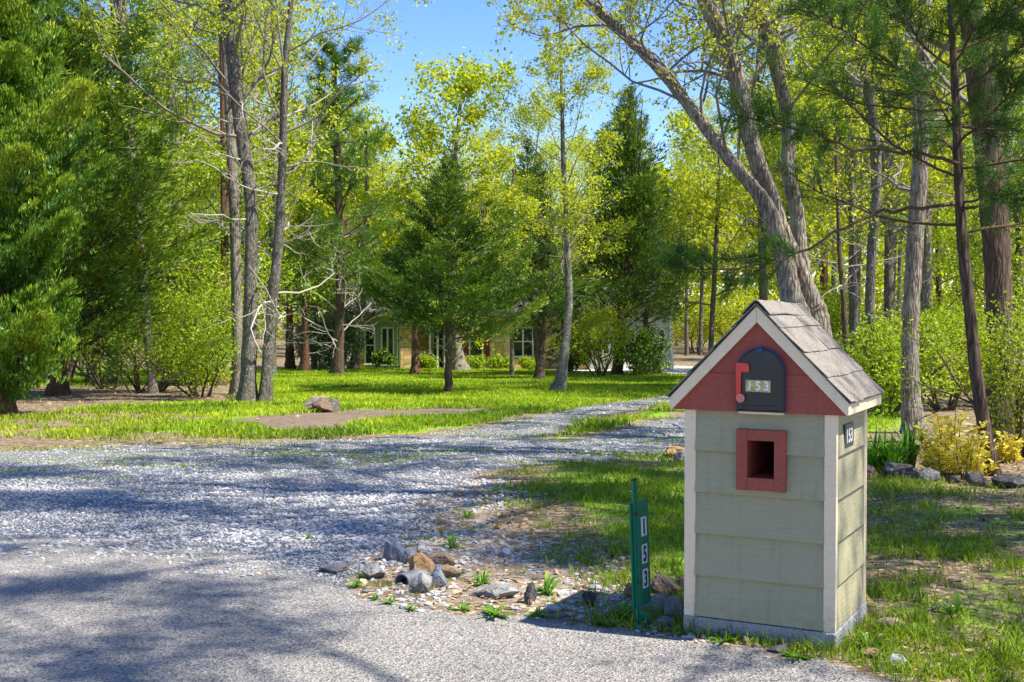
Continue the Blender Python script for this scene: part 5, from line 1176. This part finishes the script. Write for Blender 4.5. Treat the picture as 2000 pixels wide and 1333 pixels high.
# ------------------------------------------------------------------ background wood: prototypes and copies
def proto_broad(seed, H, R_, leafm, bark, n=22, leafn=7, size=.15, spread=.32, t0=.25, el=(15, 60)):
    T = Tree(seed); T.trunk([np.array([0, 0, -.1]), np.array([T.r.uniform(-.3, .3), 0, H * .35]), np.array([T.r.uniform(-.6, .6), .2, H * .7]), np.array([T.r.uniform(-.6, .6), 0, H])], [.17, .14, .09, .02], k=7, flare=1.3)
    T.limbs(n, t0, .99, R_, 2, el, nch=(4, 4)); T.leaf(leafn, spread, size); return T
def proto_pine(seed, H, L, leafm):
    T = Tree(seed); T.trunk([np.array([0, 0, -.1]), np.array([.1, 0, H * .4]), np.array([-.1, .1, H * .75]), np.array([0, 0, H])], [.18, .15, .09, .02], k=7, flare=1.2)
    pine(T, 46, .38, .99, L, .36, .035, 9, (0, 40)); T.limbs(7, .15, .4, 1.6, 1, (-5, 30), dead=True, leafy=False); return T
PR = {}
def proto(key, T, leafm, bark, twig): PR[key] = (T, leafm, bark, twig)
proto('a', proto_broad(400, 15, 4.2, L_FOREST, B_GREY), L_FOREST, B_GREY, B_TWIG)
proto('b', proto_broad(401, 17, 4.0, L_FOREST, B_OAK, 24, 7), L_FOREST, B_OAK, B_TWIG)
proto('c', proto_broad(402, 12, 3.2, L_GREEN, B_DARK, 22, 8, t0=.15), L_GREEN, B_DARK, B_TWIGD)
proto('d', proto_broad(403, 16, 3.6, L_SPRING, B_GREY, 24, 6, .15, .26, .3, (25, 70)), L_SPRING, B_GREY, B_TWIG)
proto('e', proto_broad(404, 7, 2.6, L_GREEN, B_DARK, 18, 8, .11, .22, t0=.08, el=(5, 50)), L_GREEN, B_DARK, B_TWIGD)
proto('p', proto_pine(405, 16, 3.4, L_PINE), L_PINE, B_DARK, B_TWIGD)
proto('q', proto_pine(406, 12, 2.8, L_PINE), L_PINE, B_RED, B_TWIGD)
FIRST = {}; ALLP = []
ZL = {'left': 'in the left-hand wood', 'behind': 'behind the house', 'mid': 'in the wood above the shelter', 'right': 'in the right-hand wood'}
KL = {'a': 'round yellow-green hardwood', 'b': 'tall yellow-green hardwood', 'c': 'fresh green hardwood', 'd': 'thin just-budding hardwood', 'e': 'low green understory tree', 'p': 'tall blue-green pine', 'q': 'shorter green pine'}
def plant(key, x, y, sc, rz, zone):
    T, leafm, bark, twig = PR[key]; z = gz1(x, y); nm = {'p': 'pine_tree', 'q': 'pine_tree', 'e': 'understory_tree'}.get(key, 'forest_tree')
    lb = KL[key] + ' ' + ZL[zone]
    if key not in FIRST:
        e = T.done(nm, lb, 'tree', (0, 0, 0), bark, leafm, twig, KL[key] + 's ' + ZL[zone]); FIRST[key] = e
    else:
        e = FIRST[key].copy(); COL.objects.link(e)
        for c in FIRST[key].children:
            q = c.copy(); COL.objects.link(q); q.parent = e
        e['label'] = lb; e['group'] = KL[key] + 's ' + ZL[zone]
    e.location = (x, y, z); e.rotation_euler = (0, 0, rz); e.scale = (sc, sc, sc); ALLP.append((e, key, zone, x / y))
rf = random.Random(77)
def row(keys, px0, px1, d0, d1, n, s0, s1, zone):
    for i in range(n):
        d = rf.uniform(d0, d1); px = px0 + (px1 - px0) * (i + rf.uniform(.1, .9)) / n; plant(rf.choice(keys), (px - 1000) / F * d, d, rf.uniform(s0, s1), rf.uniform(0, 6.28), zone)
row('dbdpa', 200, 640, 44, 60, 7, .8, 1.1, 'left')
row('dbdpa', -80, 660, 66, 90, 10, .9, 1.25, 'left')
row('ecqe', 60, 470, 34, 48, 8, .8, 1.1, 'left')
row('cadc', 480, 720, 72, 80, 4, .72, .9, 'behind')
row('abddb', 540, 1080, 74, 92, 9, .72, .92, 'behind')
row('abab', 660, 1180, 96, 118, 10, .9, 1.1, 'behind')
row('adp', 1060, 1360, 74, 86, 4, .7, .85, 'behind')
row('adb', 1200, 1500, 78, 100, 6, .8, 1.0, 'mid')
row('ede', 1450, 1700, 40, 60, 5, .75, 1.0, 'mid')
row('adbdq', 1500, 2100, 36, 60, 9, .8, 1.1, 'right')
row('abdd', 1500, 2150, 62, 95, 9, 1.0, 1.3, 'right')
row('aba', 1660, 2120, 28, 40, 4, .75, .95, 'right')
row('ede', 1640, 2120, 22, 34, 6, .6, .9, 'right')
# far-off wood that reads as one mass
def far_wood():
    r = np.random.default_rng(9); mb = MB(); n = 90000; a = r.uniform(-.62, .62, n); dd = r.uniform(118, 150, n); x = dd * np.tan(a * 1.0); y = dd
    top = 11 + 8 * (fbm(x * .09, y * 0 + 3, 5) - .3) + np.where(np.abs(x) > 14, 5, 0); z = gz(x, y) + r.uniform(0, 1, n) ** .8 * top
    k = fbm(x * .5, z * .5, 15) > .36; c = np.stack([x, y, z], 1)[k]
    leaves(mb, c, r, 1, .3, .75, .7); o = mb.build('far_wood', L_FOREST); tag(o, 'distant spring wood closing the view', 'wood', kind='stuff')
far_wood()
ORD = ['leftmost', 'second from the left', 'third from the left', 'fourth from the left', 'fifth from the left', 'sixth from the left', 'seventh from the left', 'eighth from the left', 'ninth from the left', 'tenth from the left', 'eleventh from the left', 'twelfth from the left', 'thirteenth from the left', 'fourteenth from the left']
for key in KL:
    for zone in ZL:
        L_ = sorted([q for q in ALLP if q[1] == key and q[2] == zone], key=lambda q: q[3])
        for i, q in enumerate(L_):
            if len(L_) > 1: q[0]['label'] = KL[key] + ' ' + ZL[zone] + ', ' + ('rightmost' if i == len(L_) - 1 else ORD[min(i, 13)])
# trees outside the frame on the right whose boughs shade the road
def shade_tree(seed, x, y, H, L, n, leafn, label, t0=.4, keep=1.0, sp=.14):
    T = Tree(seed); z = gz1(x, y); b = np.array([x, y, z - .1])
    T.trunk([b, b + [.1, 0, H * .35], b + [-.1, .2, H * .7], b + [.1, 0, H]], [.17, .14, .09, .03]); T.limbs(n, t0, .98, L, 2, (0, 50), nch=(4, 5)); T.leaf(leafn, sp, .085, keep=keep)
    T.done('roadside_tree', label, 'tree', b, B_OAK, L_SPRING, B_TWIG)
shade_tree(501, 5.3, 1.6, 14, 3.0, 16, 9, 'tall hardwood at the roadside beyond the right edge, nearest the road')
shade_tree(502, 8.4, 5.4, 13, 3.0, 28, 13, 'leafy hardwood beyond the right edge behind the nearest roadside one', .3)
shade_tree(504, 5.6, 7.0, 15, 3.8, 30, 13, 'tall thin-leafed hardwood just beyond the right edge level with the shelter', .52)
